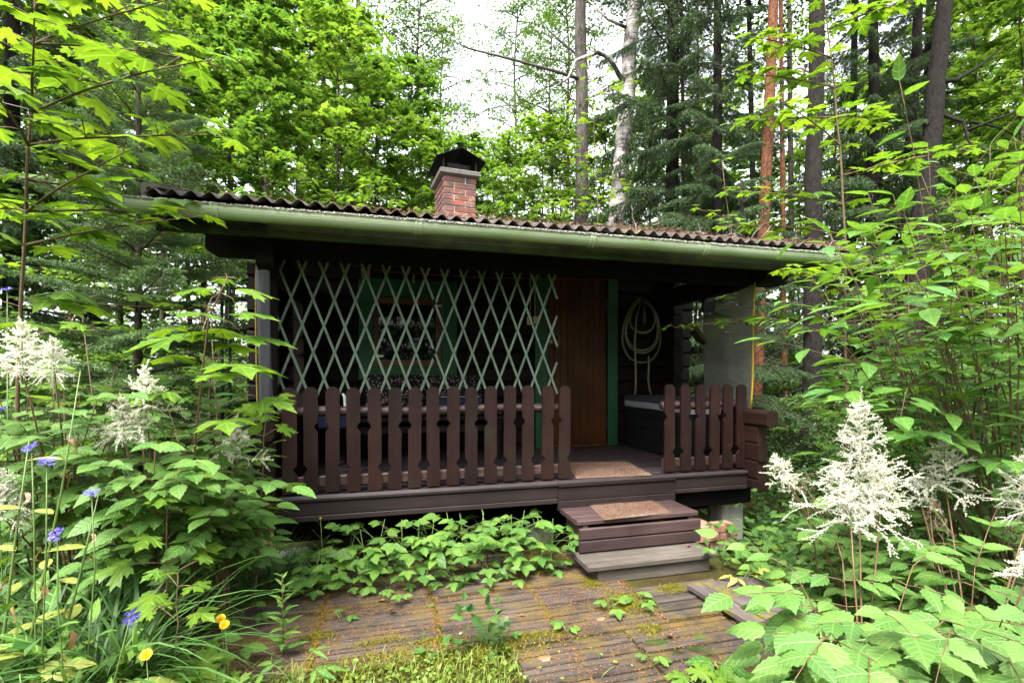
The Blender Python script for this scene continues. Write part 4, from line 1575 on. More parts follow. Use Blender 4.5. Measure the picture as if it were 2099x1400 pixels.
def plume_mesh(seed, mat, h=0.30, w=0.16, n=64, flor=30, droop=0.6, dry=False, size=1.0):
    """feathery panicle: slender spikes all round an axis, each set with tiny florets"""
    r = random.Random(seed)
    rs = np.random.RandomState(seed)
    mb = MB()
    tube(mb, [(0, 0, 0), (.003, 0, h * .5), (.0, .003, h * .85), (.012, .0, h)], [.003, .0025, .0015, .0008], 4, 1)
    P, D = [], []

    def spike(p, d, ln, dr, m):
        q = sag(p, d, ln, 5, dr, r, .45)
        tube(mb, q, [.0009, .0008, .0007, .0006, .0005, .0003], 3, 0)
        for j in range(m):
            u = (j + r.random()) / m
            i = min(4, int(u * 5))
            P.append(tuple(q[i].lerp(q[i + 1], u * 5 - i)))
            D.append(tuple(rv(r, 1)))
        return q
    for k in range(n):
        f = ((k + .5) / n) ** .85
        z = h * (.01 + .90 * f)
        ln = w * (1.0 - .86 * f ** .8) * r.uniform(.6, 1.15)
        a = k * 2.39996 + r.uniform(-.3, .3)
        el = -.05 + .75 * f + r.uniform(-.4, .4)
        q = spike((0, 0, z), (math.cos(a) * math.cos(el), math.sin(a) * math.cos(el), math.sin(el)), ln, droop * r.uniform(-.9, 1.5), int(flor * 1.8 * (ln / w)) + 8)
        for j in range(int(1 + 6 * (ln / w))):
            u = r.uniform(.1, .8)
            i = min(4, int(u * 5))
            p = q[i].lerp(q[i + 1], u * 5 - i)
            dd = (q[i + 1] - q[i]).normalized() * .8 + rv(r, .9) + Vector((0, 0, .15))
            l2 = ln * r.uniform(.25, .5)
            spike(p, dd, l2, droop * r.uniform(-.6, 1.4), int(flor * 1.8 * (l2 / w)) + 6)
    # terminal spike
    for j in range(40):
        u = j / 40
        P.append((.012 * u, 0, h * (.85 + .20 * u)))
        D.append(tuple(rv(r, 1)))
    P, D = np.array(P), np.array(D)
    m = len(P)
    tv = np.array([(-.5, 0, 0), (.5, 0, 0), (0, 1, .2), (0, .4, -.5)])
    tf = np.array([(0, 1, 2), (0, 3, 2)])
    P = P + rs.normal(size=(m, 3)) * .0022
    mb.scatter(tv, tf, None, frames_np(D, rs.normal(size=(m, 3))), P, rs.uniform(.0035, .0065, m) * size)
    return mb.mesh('flower_plume', [mat, M_STEMG], False)


PLUMES = [plume_mesh(1, L_WHITE, .30, .15, 34, 34, .55), plume_mesh(2, L_WHITE, .22, .15, 30, 34, .7), plume_mesh(3, L_WHITE, .15, .12, 20, 30, 1.0)]
PLUMES_DRY = [plume_mesh(4, L_DRIED, .13, .09, 14, 18, 2.8, size=.6), plume_mesh(5, L_DRIED, .18, .08, 16, 18, 3.2, size=.6)]


def aruncus(label, base, seed, leaves, size=.075, plumes=(), group=None):
    """leaves: list of (target world point, length scale); plumes: (tip world pos, mesh, scale, tilt)"""
    r = random.Random(seed)
    base = Vector(base)
    t = thing('goats_beard', label, 'plant', base, group)
    mb = MB()
    for (tgt, sz) in leaves:
        v = Vector(tgt) - base
        L = v.length
        p0 = rv(r, .03)
        p0.z = -.02
        d = (v.normalized() + Vector((0, 0, .45))).normalized()
        compound_leaf(t, mb, r, p0, d, L * 1.12, size * sz, ME_ARUN, 3, 2)
    for (tip, me, sc, tilt) in plumes:
        v = Vector(tip) - base
        st = [Vector((r.uniform(-.02, .02), r.uniform(-.02, .02), -.02)), v * .5 + Vector((v.x * .0, v.y * .0, .06 * v.length)), v]
        pts = [st[0].lerp(st[1], .0), st[0].lerp(st[1], .5) + rv(r, .01), st[1], st[1].lerp(st[2], .5) + rv(r, .006), st[2]]
        tube(mb, pts, [.005, .0045, .004, .0035, .003], 5)
        dr = (pts[-1] - pts[-2]).normalized()
        m = Vector((0, 0, 1)).lerp(dr, tilt).normalized().to_track_quat('Z', 'Y').to_matrix().to_4x4()
        rot = Matrix.Rotation(r.uniform(0, 6.28), 4, 'Z')
        obj('flower_plume', me, t, Matrix.Translation(v) @ m @ rot @ Matrix.Scale(sc, 4))
    mb.build('stem', M_STEMR, t, True)
    return t


def blade_strip(r, L, w, bend, segs=6, dirn=None, lean=0.25):
    """one arching grass blade as vertex rows"""
    a = r.uniform(0, 6.283) if dirn is None else dirn
    el = math.pi / 2 - lean * r.uniform(.4, 1.4)
    d = Vector((math.cos(a) * math.cos(el), math.sin(a) * math.cos(el), math.sin(el)))
    side = Vector((-math.sin(a), math.cos(a), 0)) + rv(r, .3)
    side.normalize()
    p = Vector((0, 0, 0))
    rows = []
    for i in range(segs + 1):
        k = i / segs
        ww = w * (1 - k ** 2.2) * (0.7 + .6 * min(1, k * 3) if k < .33 else 1.3) * .5
        rows.append((p - side * ww, p + side * ww))
        p = p + d * (L / segs)
        d = (d + Vector((math.cos(a) * .1, math.sin(a) * .1, -bend / segs))).normalized()
    return rows


def grass_clump(name, label, base, seed, n, L, w, bend, spread, mat, cat='grass', group=None, lean=.35, dirs=None):
    r = random.Random(seed)
    base = Vector(base)
    t = thing(name, label, cat, base, group)
    mb = MB()
    for k in range(n):
        a = None if dirs is None else r.uniform(*dirs)
        segs = 7
        rows = blade_strip(r, L * r.uniform(.5, 1.15), w * r.uniform(.7, 1.2), bend * r.uniform(.6, 1.5), segs, a, lean)
        off = Vector((r.gauss(0, spread), r.gauss(0, spread), -.01))
        v = np.array([tuple(x + off) for row in rows for x in row])
        f = np.array([(2 * i, 2 * i + 1, 2 * i + 3, 2 * i + 2) for i in range(segs)])
        mb.add_np(v, f)
    tag(mb.build('blades', mat, t, True), kind='stuff')
    return t


def fern_frond_mesh():
    mb = MB()
    n = 22
    v, f = [], []
    for i in range(n):
        t = (i + 1) / (n + 1)
        y, z = t, -.30 * t * t
        ln = .26 * (math.sin(math.pi * (t * .86 + .10)) ** .9)
        for s in (-1, 1):
            k = 7
            rows = []
            for j in range(k + 1):
                u = j / k
                w = .016 * (1 - u) ** .6 * (1.35 if j % 2 else .65)
                cx, cy, cz = s * ln * u, y + ln * .28 * u, z - .10 * ln * u * u
                rows += [(cx, cy - w, cz), (cx, cy + w, cz)]
            b = len(v)
            v += rows
            for j in range(k):
                q = (b + 2 * j, b + 2 * j + 2, b + 2 * j + 3, b + 2 * j + 1)
                f.append(q if s > 0 else q[::-1])
    mb.add_np(np.array(v), np.array(f))
    tube(mb, [(0, t, -.30 * t * t + .001) for t in np.linspace(0, 1.0, 8)], [.006 * (1 - .8 * k / 7) for k in range(8)], 4)
    return mb.mesh('frond', L_FERN, True)


ME_FROND = fern_frond_mesh()


def fern(label, base, seed, n, size, group=None, az=(0, 6.28), el=(.4, 1.0)):
    r = random.Random(seed)
    t = thing('fern', label, 'fern', base, group)
    for k in range(n):
        a = az[0] + (az[1] - az[0]) * (k + r.random() * .7) / n
        e = r.uniform(*el)
        d = Vector((math.cos(a) * math.cos(e), math.sin(a) * math.cos(e), math.sin(e)))
        up = Vector((-math.cos(a) * math.sin(e), -math.sin(a) * math.sin(e), math.cos(e)))
        obj('frond', ME_FROND, t, frame_mat((math.cos(a) * .02, math.sin(a) * .02, 0), d, up, size * r.uniform(.75, 1.1)))
    return t


def trifoliate_plant(name, label, base, seed, n, h, size, meshes, group=None, cat='plant', spread=.12, five=False, lean=None):
    r = random.Random(seed)
    base = Vector(base)
    t = thing(name, label, cat, base, group)
    mb = MB()
    tube(mb, [(0, 0, -.02), (r.uniform(-.02, .02), r.uniform(-.02, .02), h * .5), (r.uniform(-.04, .04), r.uniform(-.04, .04), h * .9)], [.004, .0035, .002], 5)
    for k in range(n):
        f = (k + .6) / n
        a = k * 2.4 + r.uniform(-.4, .4)
        z0 = h * f * .55
        ln = spread * r.uniform(.7, 1.5) * (1.1 - .4 * f)
        d = Vector((math.cos(a), math.sin(a), .9 + r.uniform(-.3, .5)))
        if lean:
            d += Vector(lean)
        q = sag((0, 0, z0), d, ln + h * .42 * r.uniform(.7, 1.1), 5, .9, r, .2)
        tube(mb, q, .0016, 4)
        ax = q[-1] - q[-2]
        ax.z *= .3
        ax.normalize()
        side = ax.cross(Vector((0, 0, 1))).normalized()
        s = size * r.uniform(.7, 1.15)
        up = Vector((0, -.25, 1)) + rv(r, .3)
        put_leaf(t, meshes, r, q[-1], ax + Vector((0, 0, -.2)), up, s)
        for sg in (-1, 1):
            put_leaf(t, meshes, r, q[-1] - ax * .012, ax * .25 + side * sg + Vector((0, 0, -.12)), up + rv(r, .15), s * .88)
            if five:
                put_leaf(t, meshes, r, q[-2], ax * .1 + side * sg + Vector((0, 0, -.12)), up + rv(r, .15), s * .75)
    mb.build('stem', M_STEMG, t, True)
    return t


def cornflower_head(seed):
    r = random.Random(seed)
    mb = MB()
    tube(mb, [(0, 0, -.014), (0, 0, -.008), (0, 0, 0), (0, 0, .004)], [.002, .007, .006, .004], 7, 1)
    for k in range(11):
        a = k * 2 * math.pi / 11 + r.uniform(-.15, .15)
        el = r.uniform(.15, .6)
        L = r.uniform(.022, .030)
        d = Vector((math.cos(a) * math.cos(el), math.sin(a) * math.cos(el), math.sin(el)))
        s = Vector((-math.sin(a), math.cos(a), 0))
        b, tip = d * .003, d * L
        v = [b - s * .0012, b + s * .0012, d * L * .55 + s * .0022, d * L * .55 - s * .0022]
        mb.add(v, [(0, 1, 2, 3)])
        for sp in (-.6, -.2, .25, .65):
            q = d * L * .55
            e = (d + s * sp).normalized()
            mb.add([q - s * .0022, q + s * .0022, q + e * L * .55], [(0, 1, 2)])
    for k in range(14):
        d = Vector((r.gauss(0, .35), r.gauss(0, .35), 1)).normalized()
        s = d.orthogonal().normalized()
        mb.add([d * .003 - s * .001, d * .003 + s * .001, d * .018], [(0, 1, 2)])
    return mb.mesh('flower_head', [L_BLUE, M_STEMG])


CF = [cornflower_head(1), cornflower_head(2)]


def cornflower(label, tip, base, seed, nl=7, tilt=(0, 0, 1)):
    r = random.Random(seed)
    base, tip = Vector(base), Vector(tip)
    t = thing('cornflower', label, 'flower', base, 'blue cornflowers in the border')
    v = tip - base
    mb = MB()
    pts = [Vector((0, 0, -.02)), v * .35 + rv(r, .02), v * .7 + rv(r, .01), v]
    tube(mb, pts, [.0035, .003, .0025, .002], 5)
    mb.build('stem', M_STEMG, t, True)
    for k in range(nl):
        p = pts[0].lerp(v, .05 + .5 * k / nl)
        a = k * 2.4
        put_leaf(t, ME_LANCE, r, p, (math.cos(a), math.sin(a), .8), (0, 0, 1), r.uniform(.10, .17))
    m = (Vector(tilt)).normalized().to_track_quat('Z', 'Y').to_matrix().to_4x4()
    obj('flower_head', r.choice(CF), t, Matrix.Translation(v) @ m @ Matrix.Scale(1.15, 4))
    return t


def daisy_head():
    mb = MB()
    r = random.Random(4)
    for ring, (n, L, el) in enumerate(((16, .018, .25), (12, .012, .7), (8, .007, 1.1))):
        for k in range(n):
            a = k * 2 * math.pi / n + ring
            d = Vector((math.cos(a) * math.cos(el), math.sin(a) * math.cos(el), math.sin(el)))
            s = Vector((-math.sin(a), math.cos(a), 0))
            mb.add([d * .001 - s * .001, d * .001 + s * .001, d * L * .9 + s * .002, d * L, d * L * .9 - s * .002], [(0, 1, 2, 3, 4)])
    tube(mb, [(0, 0, -.010), (0, 0, -.004), (0, 0, .001)], [.002, .005, .004], 6, 1)
    return mb.mesh('flower_head', [L_YEL, M_STEMG])


ME_DAISY = daisy_head()

# ------------------------------------------------------------------ trees
def ground_px(px, d):
    p = at_depth(px, HORIZ, d)
    return Vector((p.x, p.y, gz(p.x, p.y)))


def bough_mesh(seed, n_tw, n_needle, nl, hang, mat, wid=0.42, nw=.16, up=.12):
    """spruce bough of length 1 along +Y"""
    r = random.Random(seed)
    rs = np.random.RandomState(seed)
    mb = MB()
    ax = []
    for i in range(11):
        t = i / 10
        ax.append(Vector((.03 * math.sin(t * 5 + seed), t, up * t - (.20 + hang * .12) * t * t + .05 * t ** 3)))
    tube(mb, ax, [.011 * (1 - .85 * i / 10) for i in range(11)], 5, 1)
    P, D = [], []
    def needles(a, b, n):
        a, b = np.array(a), np.array(b)
        u = rs.rand(n)[:, None]
        P.append(a * (1 - u) + b * u)
        dr = (b - a) / max(1e-6, np.linalg.norm(b - a))
        rnd = rs.normal(size=(n, 3))
        rnd -= (rnd @ dr)[:, None] * dr
        rnd /= np.linalg.norm(rnd, axis=1, keepdims=True)
        D.append(rnd * .8 + dr * .7)
    for k in range(n_tw):
        f = .10 + .9 * (k + r.random() * .6) / n_tw
        f = min(f, .995)
        i = min(9, int(f * 10))
        p = ax[i].lerp(ax[i + 1], f * 10 - i)
        s = 1 if k % 2 else -1
        ln = wid * (1.0 - .70 * f) * r.uniform(.6, 1.15) * min(1, .35 + f * 3)
        d = Vector((s * r.uniform(.7, 1), .75, r.uniform(-.15, .15) - hang * r.uniform(.2, 1.0)))
        q = sag(p, d, ln, 4, .15 + hang * 1.3, r, .3)
        tube(mb, q, [.004, .0035, .003, .002, .001], 3, 1, False)
        for j in range(4):
            needles(q[j], q[j + 1], max(3, int(n_needle * ln / wid / 4)))
        for j in (1, 2, 3):
            for s2 in (-1, 1):
                dd = (q[j + 1] - q[j]).normalized()
                sd = dd.cross(Vector((0, 0, 1)))
                e = q[j] + (dd * .7 + sd * s2 * .8 + Vector((0, 0, -hang * r.uniform(.3, 1.2)))).normalized() * ln * .42 * r.uniform(.5, 1)
                needles(q[j], e, max(3, int(n_needle * .16)))
    for i in range(3, 10):
        needles(ax[i], ax[i + 1], int(n_needle * .3))
    P, D = np.concatenate(P), np.concatenate(D)
    n = len(P)
    tv = np.array([(-nw * .5, 0, 0), (nw * .5, 0, 0), (0, 1, 0)])
    mb.scatter(tv, [(0, 1, 2)], None, frames_np(D, rs.normal(size=(n, 3))), P, nl * rs.uniform(.7, 1.2, n))
    return mb.mesh('bough', [mat, B_THIN])


BOUGH_Y = [bough_mesh(11, 60, 190, .022, .05, L_SPRUCEY), bough_mesh(12, 64, 190, .022, .12, L_SPRUCEY), bough_mesh(13, 56, 190, .022, .0, L_SPRUCEY)]
BOUGH_B = [bough_mesh(21, 44, 110, .026, .9, L_SPRUCE, .34, .22), bough_mesh(22, 48, 110, .026, 1.3, L_SPRUCE, .30, .22), bough_mesh(23, 40, 110, .026, .5, L_SPRUCE, .38, .22)]


def trunk_mesh(name, pts, rad, mat, sides=12, limbs=(), seed=1, parent=None):
    r = random.Random(seed)
    mb = MB()
    P = []
    R = []
    n = 22
    seg = len(pts) - 1
    for i in range(n + 1):
        t = i / n * seg
        k = min(seg - 1, int(t))
        p = Vector(pts[k]).lerp(Vector(pts[k + 1]), t - k) + Vector((r.uniform(-1, 1), r.uniform(-1, 1), 0)) * rad * .10
        f = i / n
        P.append(p)
        R.append(rad * ((1.0 - .55 * f) + (.35 * max(0, 1 - f * 14))) * r.uniform(.96, 1.04))
    tube(mb, P, R, sides)
    for (q, ra) in limbs:
        tube(mb, q, [ra * (1 - .75 * i / (len(q) - 1)) for i in range(len(q))], 6)
    return mb.build(name, mat, parent, True)


def spruce(label, base, H, seed, boughs, n_whorl, length, z0=.12, trunk_r=.05, hang=0, bark_m=None, per=5, lean=(0, 0), name='spruce_tree', group=None, bare=0, up=.25):
    r = random.Random(seed)
    t = thing(name, label, 'spruce', base, group)
    trunk_mesh('trunk', [(0, 0, -.1), (lean[0] * H * .5, lean[1] * H * .5, H * .5), (lean[0] * H, lean[1] * H, H)], trunk_r, bark_m or B_SPRUCE, 10, seed=seed, parent=t)
    for w in range(n_whorl):
        f = (w + .3) / n_whorl
        z = H * (z0 + (1 - z0) * f ** .92)
        L = length * (1 - .86 * f ** 1.15)
        for k in range(per):
            a = w * 1.1 + k * 2 * math.pi / per + r.uniform(-.35, .35)
            e = up * (.2 + 1.9 * f) - hang * .35 * (1 - f) + r.uniform(-.08, .08)
            d = Vector((math.cos(a) * math.cos(e), math.sin(a) * math.cos(e), math.sin(e)))
            o = obj('bough', r.choice(boughs), t, frame_mat((lean[0] * z, lean[1] * z, z + r.uniform(-.05, .05)), d, (r.uniform(-.2, .2), r.uniform(-.2, .2), 1), L * r.uniform(.75, 1.12)))
    return t


def decid_meshes(seed, H, R, tpl, leaf, n_br, mat, size, z0=.28, sub=6, per=13, flat=.35):
    """trunk and crown meshes of one young broadleaf tree"""
    r = random.Random(seed)
    rs = np.random.RandomState(seed)
    tb = MB()
    pts = [Vector((0, 0, -.1))]
    for i in range(12):
        pts.append(Vector((pts[-1].x + r.uniform(-.05, .05), pts[-1].y + r.uniform(-.05, .05), H * (i + 1) / 12)))
    tube(tb, pts, [.055 * H / 9 * (1 - .85 * i / 12) for i in range(13)], 8)
    P, D, U = [], [], []
    for b in range(n_br):
        f = (b + r.random()) / n_br
        z = H * (z0 + (1 - z0) * f)
        i = min(11, int(z / H * 12))
        p = pts[i].lerp(pts[i + 1], z / H * 12 - i)
        L = R * (1.05 - .75 * f ** 1.3) * r.uniform(.55, 1.1)
        a = b * 2.39996 + r.uniform(-.4, .4)
        e = r.uniform(.15, .75)
        d = Vector((math.cos(a) * math.cos(e), math.sin(a) * math.cos(e), math.sin(e)))
        q = sag(p, d, L, 6, .55, r, .5)
        tube(tb, q, [.014 * (1 - .85 * j / 6) for j in range(7)], 4, 0, False)
        for s in range(sub):
            u = .30 + .70 * (s + r.random()) / sub
            k = min(5, int(u * 6))
            c = q[k].lerp(q[k + 1], u * 6 - k)
            aa = r.uniform(0, 6.283)
            dd = Vector((math.cos(aa), math.sin(aa), r.uniform(-.15, .45)))
            w = sag(c, dd, R * .22 * r.uniform(.5, 1.3), 3, .5, r, .3)
            tube(tb, w, [.004, .003, .002, .001], 3, 0, False)
            for m in range(per):
                g = r.random()
                k2 = min(2, int(g * 3))
                pos = w[k2].lerp(w[k2 + 1], g * 3 - k2) + Vector((r.gauss(0, .09), r.gauss(0, .09), r.gauss(0, .035))) * (size / .12)
                al = r.uniform(0, 6.283)
                P.append(tuple(pos))
                D.append((math.cos(al), math.sin(al), r.uniform(-.55, .1)))
                U.append((r.gauss(0, flat), r.gauss(0, flat), 1))
    cb = MB()
    n = len(P)
    cb.scatter(tpl[0], tpl[1], tpl[2], frames_np(np.array(D), np.array(U)), np.array(P), size * rs.uniform(.6, 1.15, n))
    return tb.mesh('trunk', B_THIN, True), cb.mesh('crown', mat)


V_MAP = [decid_meshes(31, 9, 2.0, T_MAPLO, 0, 46, L_MAPLE_BG, .135), decid_meshes(32, 9, 2.3, T_MAPLO, 0, 44, L_MAPLE_BG2, .13), decid_meshes(33, 9, 1.8, T_MAPLO, 0, 50, L_MAPLE_BG, .12)]
V_BIR = [decid_meshes(41, 9, 2.2, T_SIMPLE, 0, 60, L_BIRCH, .062, .25, 9, 16, .6), decid_meshes(42, 9, 2.0, T_SIMPLE, 0, 60, L_MAPLE_BG2, .07, .2, 9, 14, .5)]
V_BUSH = [decid_meshes(51, 2.4, 1.2, T_SIMPLE, 0, 40, L_DARK, .075, .05, 7, 11, .5), decid_meshes(52, 2.4, 1.3, T_MAPLO, 0, 34, L_MAPLE_BG, .085, .05, 6, 9, .4)]


def decid(label, base, var, sc, seed, group, name='young_maple', cat='tree', squash=1.0):
    r = random.Random(seed)
    t = thing(name, label, cat, base, group)
    m = Matrix.Rotation(r.uniform(0, 6.283), 4, 'Z') @ Matrix.Diagonal((sc * squash, sc * squash, sc, 1))
    obj('trunk', var[0], t, m)
    obj('crown', var[1], t, m)
    return t


def canopy_mesh(seed, R, hz, n, mat, size):
    rs = np.random.RandomState(seed)
    mb = MB()
    cl = rs.normal(size=(60, 3)) * (R * .5, R * .5, hz * .42)
    k = rs.randint(0, 60, n)
    P = cl[k] + rs.normal(size=(n, 3)) * (.55, .55, .32)
    D = rs.normal(size=(n, 3)) * (1, 1, .5)
    U = rs.normal(size=(n, 3)) * (.5, .5, .3) + (0, 0, 1)
    mb.scatter(T_SIMPLE[0], T_SIMPLE[1], T_SIMPLE[2], frames_np(D, U), P, size * rs.uniform(.6, 1.2, n))
    return mb.mesh('crown', mat)


CANOPY = [canopy_mesh(61, 3.0, 3.0, 3500, L_BIRCH, .10), canopy_mesh(62, 2.8, 2.6, 3000, L_SPRUCE, .12)]


def tall_tree(name, label, cat, bot, top, d, width, bark_m, crown, H=15, limbs=(), seed=1, leafy=()):
    """bot, top: pixels on the trunk axis, at distance d"""
    a, b = at_depth(bot[0], bot[1], d), at_depth(top[0], top[1], d)
    k = (b - a) / (b.z - a.z)
    g = a + k * (0 - a.z)
    g.z = gz(g.x, g.y)
    t = thing(name, label, cat, g)
    lm = []
    for q in limbs:
        ra, pp = q[0], [at_depth(x, y, d + dd) - g for (x, y, dd) in q[1:]]
        lm.append((pp, ra))
    trunk_mesh('trunk', [(0, 0, -.15), tuple(a - g), tuple(b - g), tuple(k * H)], width / 2, bark_m, 14, lm, seed, t)
    o = obj('crown', crown, t, Matrix.Translation(k * H * .93))
    if leafy:
        rs = np.random.RandomState(seed)
        mb = MB()
        for (x, y, dd, s, n, size) in leafy:
            c = np.array(at_depth(x, y, d + dd) - g)
            P = c + rs.normal(size=(n, 3)) * (s, s, s * .55)
            D = rs.normal(size=(n, 3)) * (1, 1, .5)
            U = rs.normal(size=(n, 3)) * (.6, .6, .3) + (0, 0, 1)
            mb.scatter(T_SIMPLE[0], T_SIMPLE[1], T_SIMPLE[2], frames_np(D, U), P, size * rs.uniform(.6, 1.2, n))
        tag(mb.build('leafy_twigs', L_BIRCH, t), kind='stuff')
    return t


tall_tree('aspen_tree', 'straight grey barked tree rising behind the roof beside the birch', 'tree', (1193, 460), (1191, 60), 12, .43, B_ASPEN, CANOPY[0], 15, seed=2,
          limbs=[(.05, (1195, 165, 0), (1150, 150, -.3), (1060, 125, -.6), (960, 100, -.8), (930, 85, -.9)), (.03, (1190, 120, 0), (1120, 60, .3), (1080, 20, .5))])
tall_tree('birch_tree', 'white barked leaning birch trunk with crooked dark limb', 'birch', (1264, 460), (1300, 0), 10.5, .45, B_BIRCH, CANOPY[0], 14, seed=3,
          limbs=[(.06, (1275, 165, 0), (1250, 120, -.3), (1225, 108, -.4), (1180, 125, -.6), (1165, 160, -.7), (1140, 178, -.8)), (.045, (1290, 60, 0), (1245, 40, -.2), (1205, 0, -.3)),
                 (.05, (1300, 40, 0), (1335, 45, .2), (1342, 25, .3)), (.035, (1270, 200, 0), (1235, 190, .2), (1205, 150, .4))])
tall_tree('pine_tree', 'tall pine with flaking orange bark behind the porch roof end', 'pine', (1549, 800), (1586, 0), 8.2, .245, B_PINE, CANOPY[1], 16, seed=4,
          limbs=[(.018, (1580, 165, 0), (1640, 140, -.4), (1690, 165, -.6), (1720, 190, -.7)), (.014, (1590, 55, 0), (1625, 45, .2), (1650, 47, .4)), (.012, (1572, 310, 0), (1610, 300, .2), (1640, 295, .3))])
tall_tree('spruce_trunk_tree', 'thick dark spruce trunk with dead twigs standing beyond the porch rail', 'spruce', (1660, 900), (1674, 60), 7.6, .345, B_SPRUCE, CANOPY[1], 16, seed=5,
          limbs=[(.014, (1660 + s * 12, y, 0), (1660 + s * 60, y + 18, -.2), (1660 + s * 115, y + 48 + 14 * (y % 3), -.5)) for y in range(380, 900, 46) for s in (-1, 1)])
tall_tree('dark_birch_tree', 'dark mossy trunk with long bent limbs behind the broad leaved shrub', 'tree', (1888, 480), (1938, 0), 8.5, .37, B_SPRUCE, CANOPY[0], 14, seed=6,
          limbs=[(.05, (1905, 170, 0), (1960, 165, .0), (2010, 135, .2), (2060, 92, .3)), (.04, (1930, 235, 0), (1975, 250, -.2), (1985, 290, -.3), (2015, 325, -.4)), (.03, (1985, 268, -.2), (2040, 245, -.3), (2099, 225, -.3)), (.025, (1990, 250, -.2), (2050, 262, 0), (2099, 290, .2))])
for (bx, tx, d, w, bk, lab) in ((1405, 1397, 11, .12, B_PINE, 'slim reddish pine stem among the hanging spruce boughs'), (1434, 1430, 12, .09, B_PINE, 'thinnest red stem beside the slim pine among spruce boughs'),
                                (612, 619, 14, .30, B_ASPEN, 'pale grey trunk glimpsed through maple leaves behind the roof'), (660, 664, 13, .17, B_SPRUCE, 'narrow dark trunk next to the pale one behind the roof'),
                                (418, 405, 12, .17, B_SPRUCE, 'dark crooked trunk behind the young spruce'), (1606, 1601, 9.5, .12, B_PINE, 'thin red brown pine stem between the porch rail and the spruce trunk'),
                                (1622, 1618, 14, .2, B_ASPEN, 'pale grey far trunk beyond the thin red stem'), (1548, 1536, 12, .18, B_SPRUCE, 'dark stem close behind the orange pine'),
                                (1850, 1880, 10, .26, B_SPRUCE, 'grey brown trunk half hidden by shrub leaves beside the dark one'), (745, 735, 15, .25, B_ASPEN, 'greyish far trunk behind the chimney maples'),
                                (1745, 1752, 11, .20, B_SPRUCE, 'dim dark trunk deep in the spruce shade'), (1480, 1470, 13, .16, B_PINE, 'slender far pine stem behind dark spruce boughs'), (1990, 1998, 13, .22, B_SPRUCE, 'far grey trunk behind the bright shrub leaves')):
    tall_tree('slim_tree', lab, 'tree', (bx, 600), (tx, 50), d, w, bk, CANOPY[0] if bk is B_ASPEN else CANOPY[1], 13, seed=int(bx))

# young spruce at the cabin corner
spruce('young spruce with green leader and open layered boughs beside the cabin corner', ground_px(284, 4.7), 5.0, 7, BOUGH_Y, 15, 1.5, .06, .038, per=6, bark_m=B_THIN, name='young_spruce')
spruce('small spruce filling the shade behind the white flowers', ground_px(430, 4.1), 1.3, 8, BOUGH_Y, 6, .62, .05, .02, per=5, bark_m=B_THIN, name='young_spruce')
# big spruces with hanging boughs
spruce('tall spruce with dark hanging boughs right of the birch', ground_px(1378, 10.0), 15, 9, BOUGH_B, 21, 2.5, .10, .16, hang=1.0, per=6)
spruce('spruce with drooping bluish boughs between the slim pines', ground_px(1470, 8.8), 11, 10, BOUGH_B, 18, 1.9, .10, .11, hang=.8, per=6)
spruce('dim spruce filling the dark gap beyond the thick trunk', ground_px(1790, 10.0), 13, 12, BOUGH_B, 18, 2.4, .05, .14, hang=1.0, per=6)
spruce('dark spruce behind the maple sapling at the clearing edge', ground_px(25, 8.5), 13, 13, BOUGH_B, 16, 2.3, .10, .14, hang=.8, per=6)
spruce('spruce crown hanging over the shrub behind the mossy trunk', ground_px(1905, 12.5), 15, 14, BOUGH_B, 18, 2.5, .15, .15, hang=1.1, per=6)
spruce('low spruce whose boughs brush the roof end', ground_px(1520, 6.9), 4.3, 15, BOUGH_B, 9, 1.15, .15, .05, hang=.4, per=5)

# young broadleaf trees of the surrounding wood
def where(px):
    for lim, w in ((120, 'behind the tall maple sapling'), (350, 'behind the young spruce'), (580, 'behind the near roof corner'), (800, 'behind the roof between spruce and chimney'), (980, 'behind the chimney'), (1150, 'between the chimney and the grey trunk'),
                   (1320, 'around the birch trunk'), (1500, 'behind the hanging spruce boughs'), (1620, 'behind the orange pine'), (1780, 'behind the thick spruce trunk'), (1950, 'behind the dark mossy trunk')):
        if px < lim:
            return w
    return 'behind the broad leaved shrub'


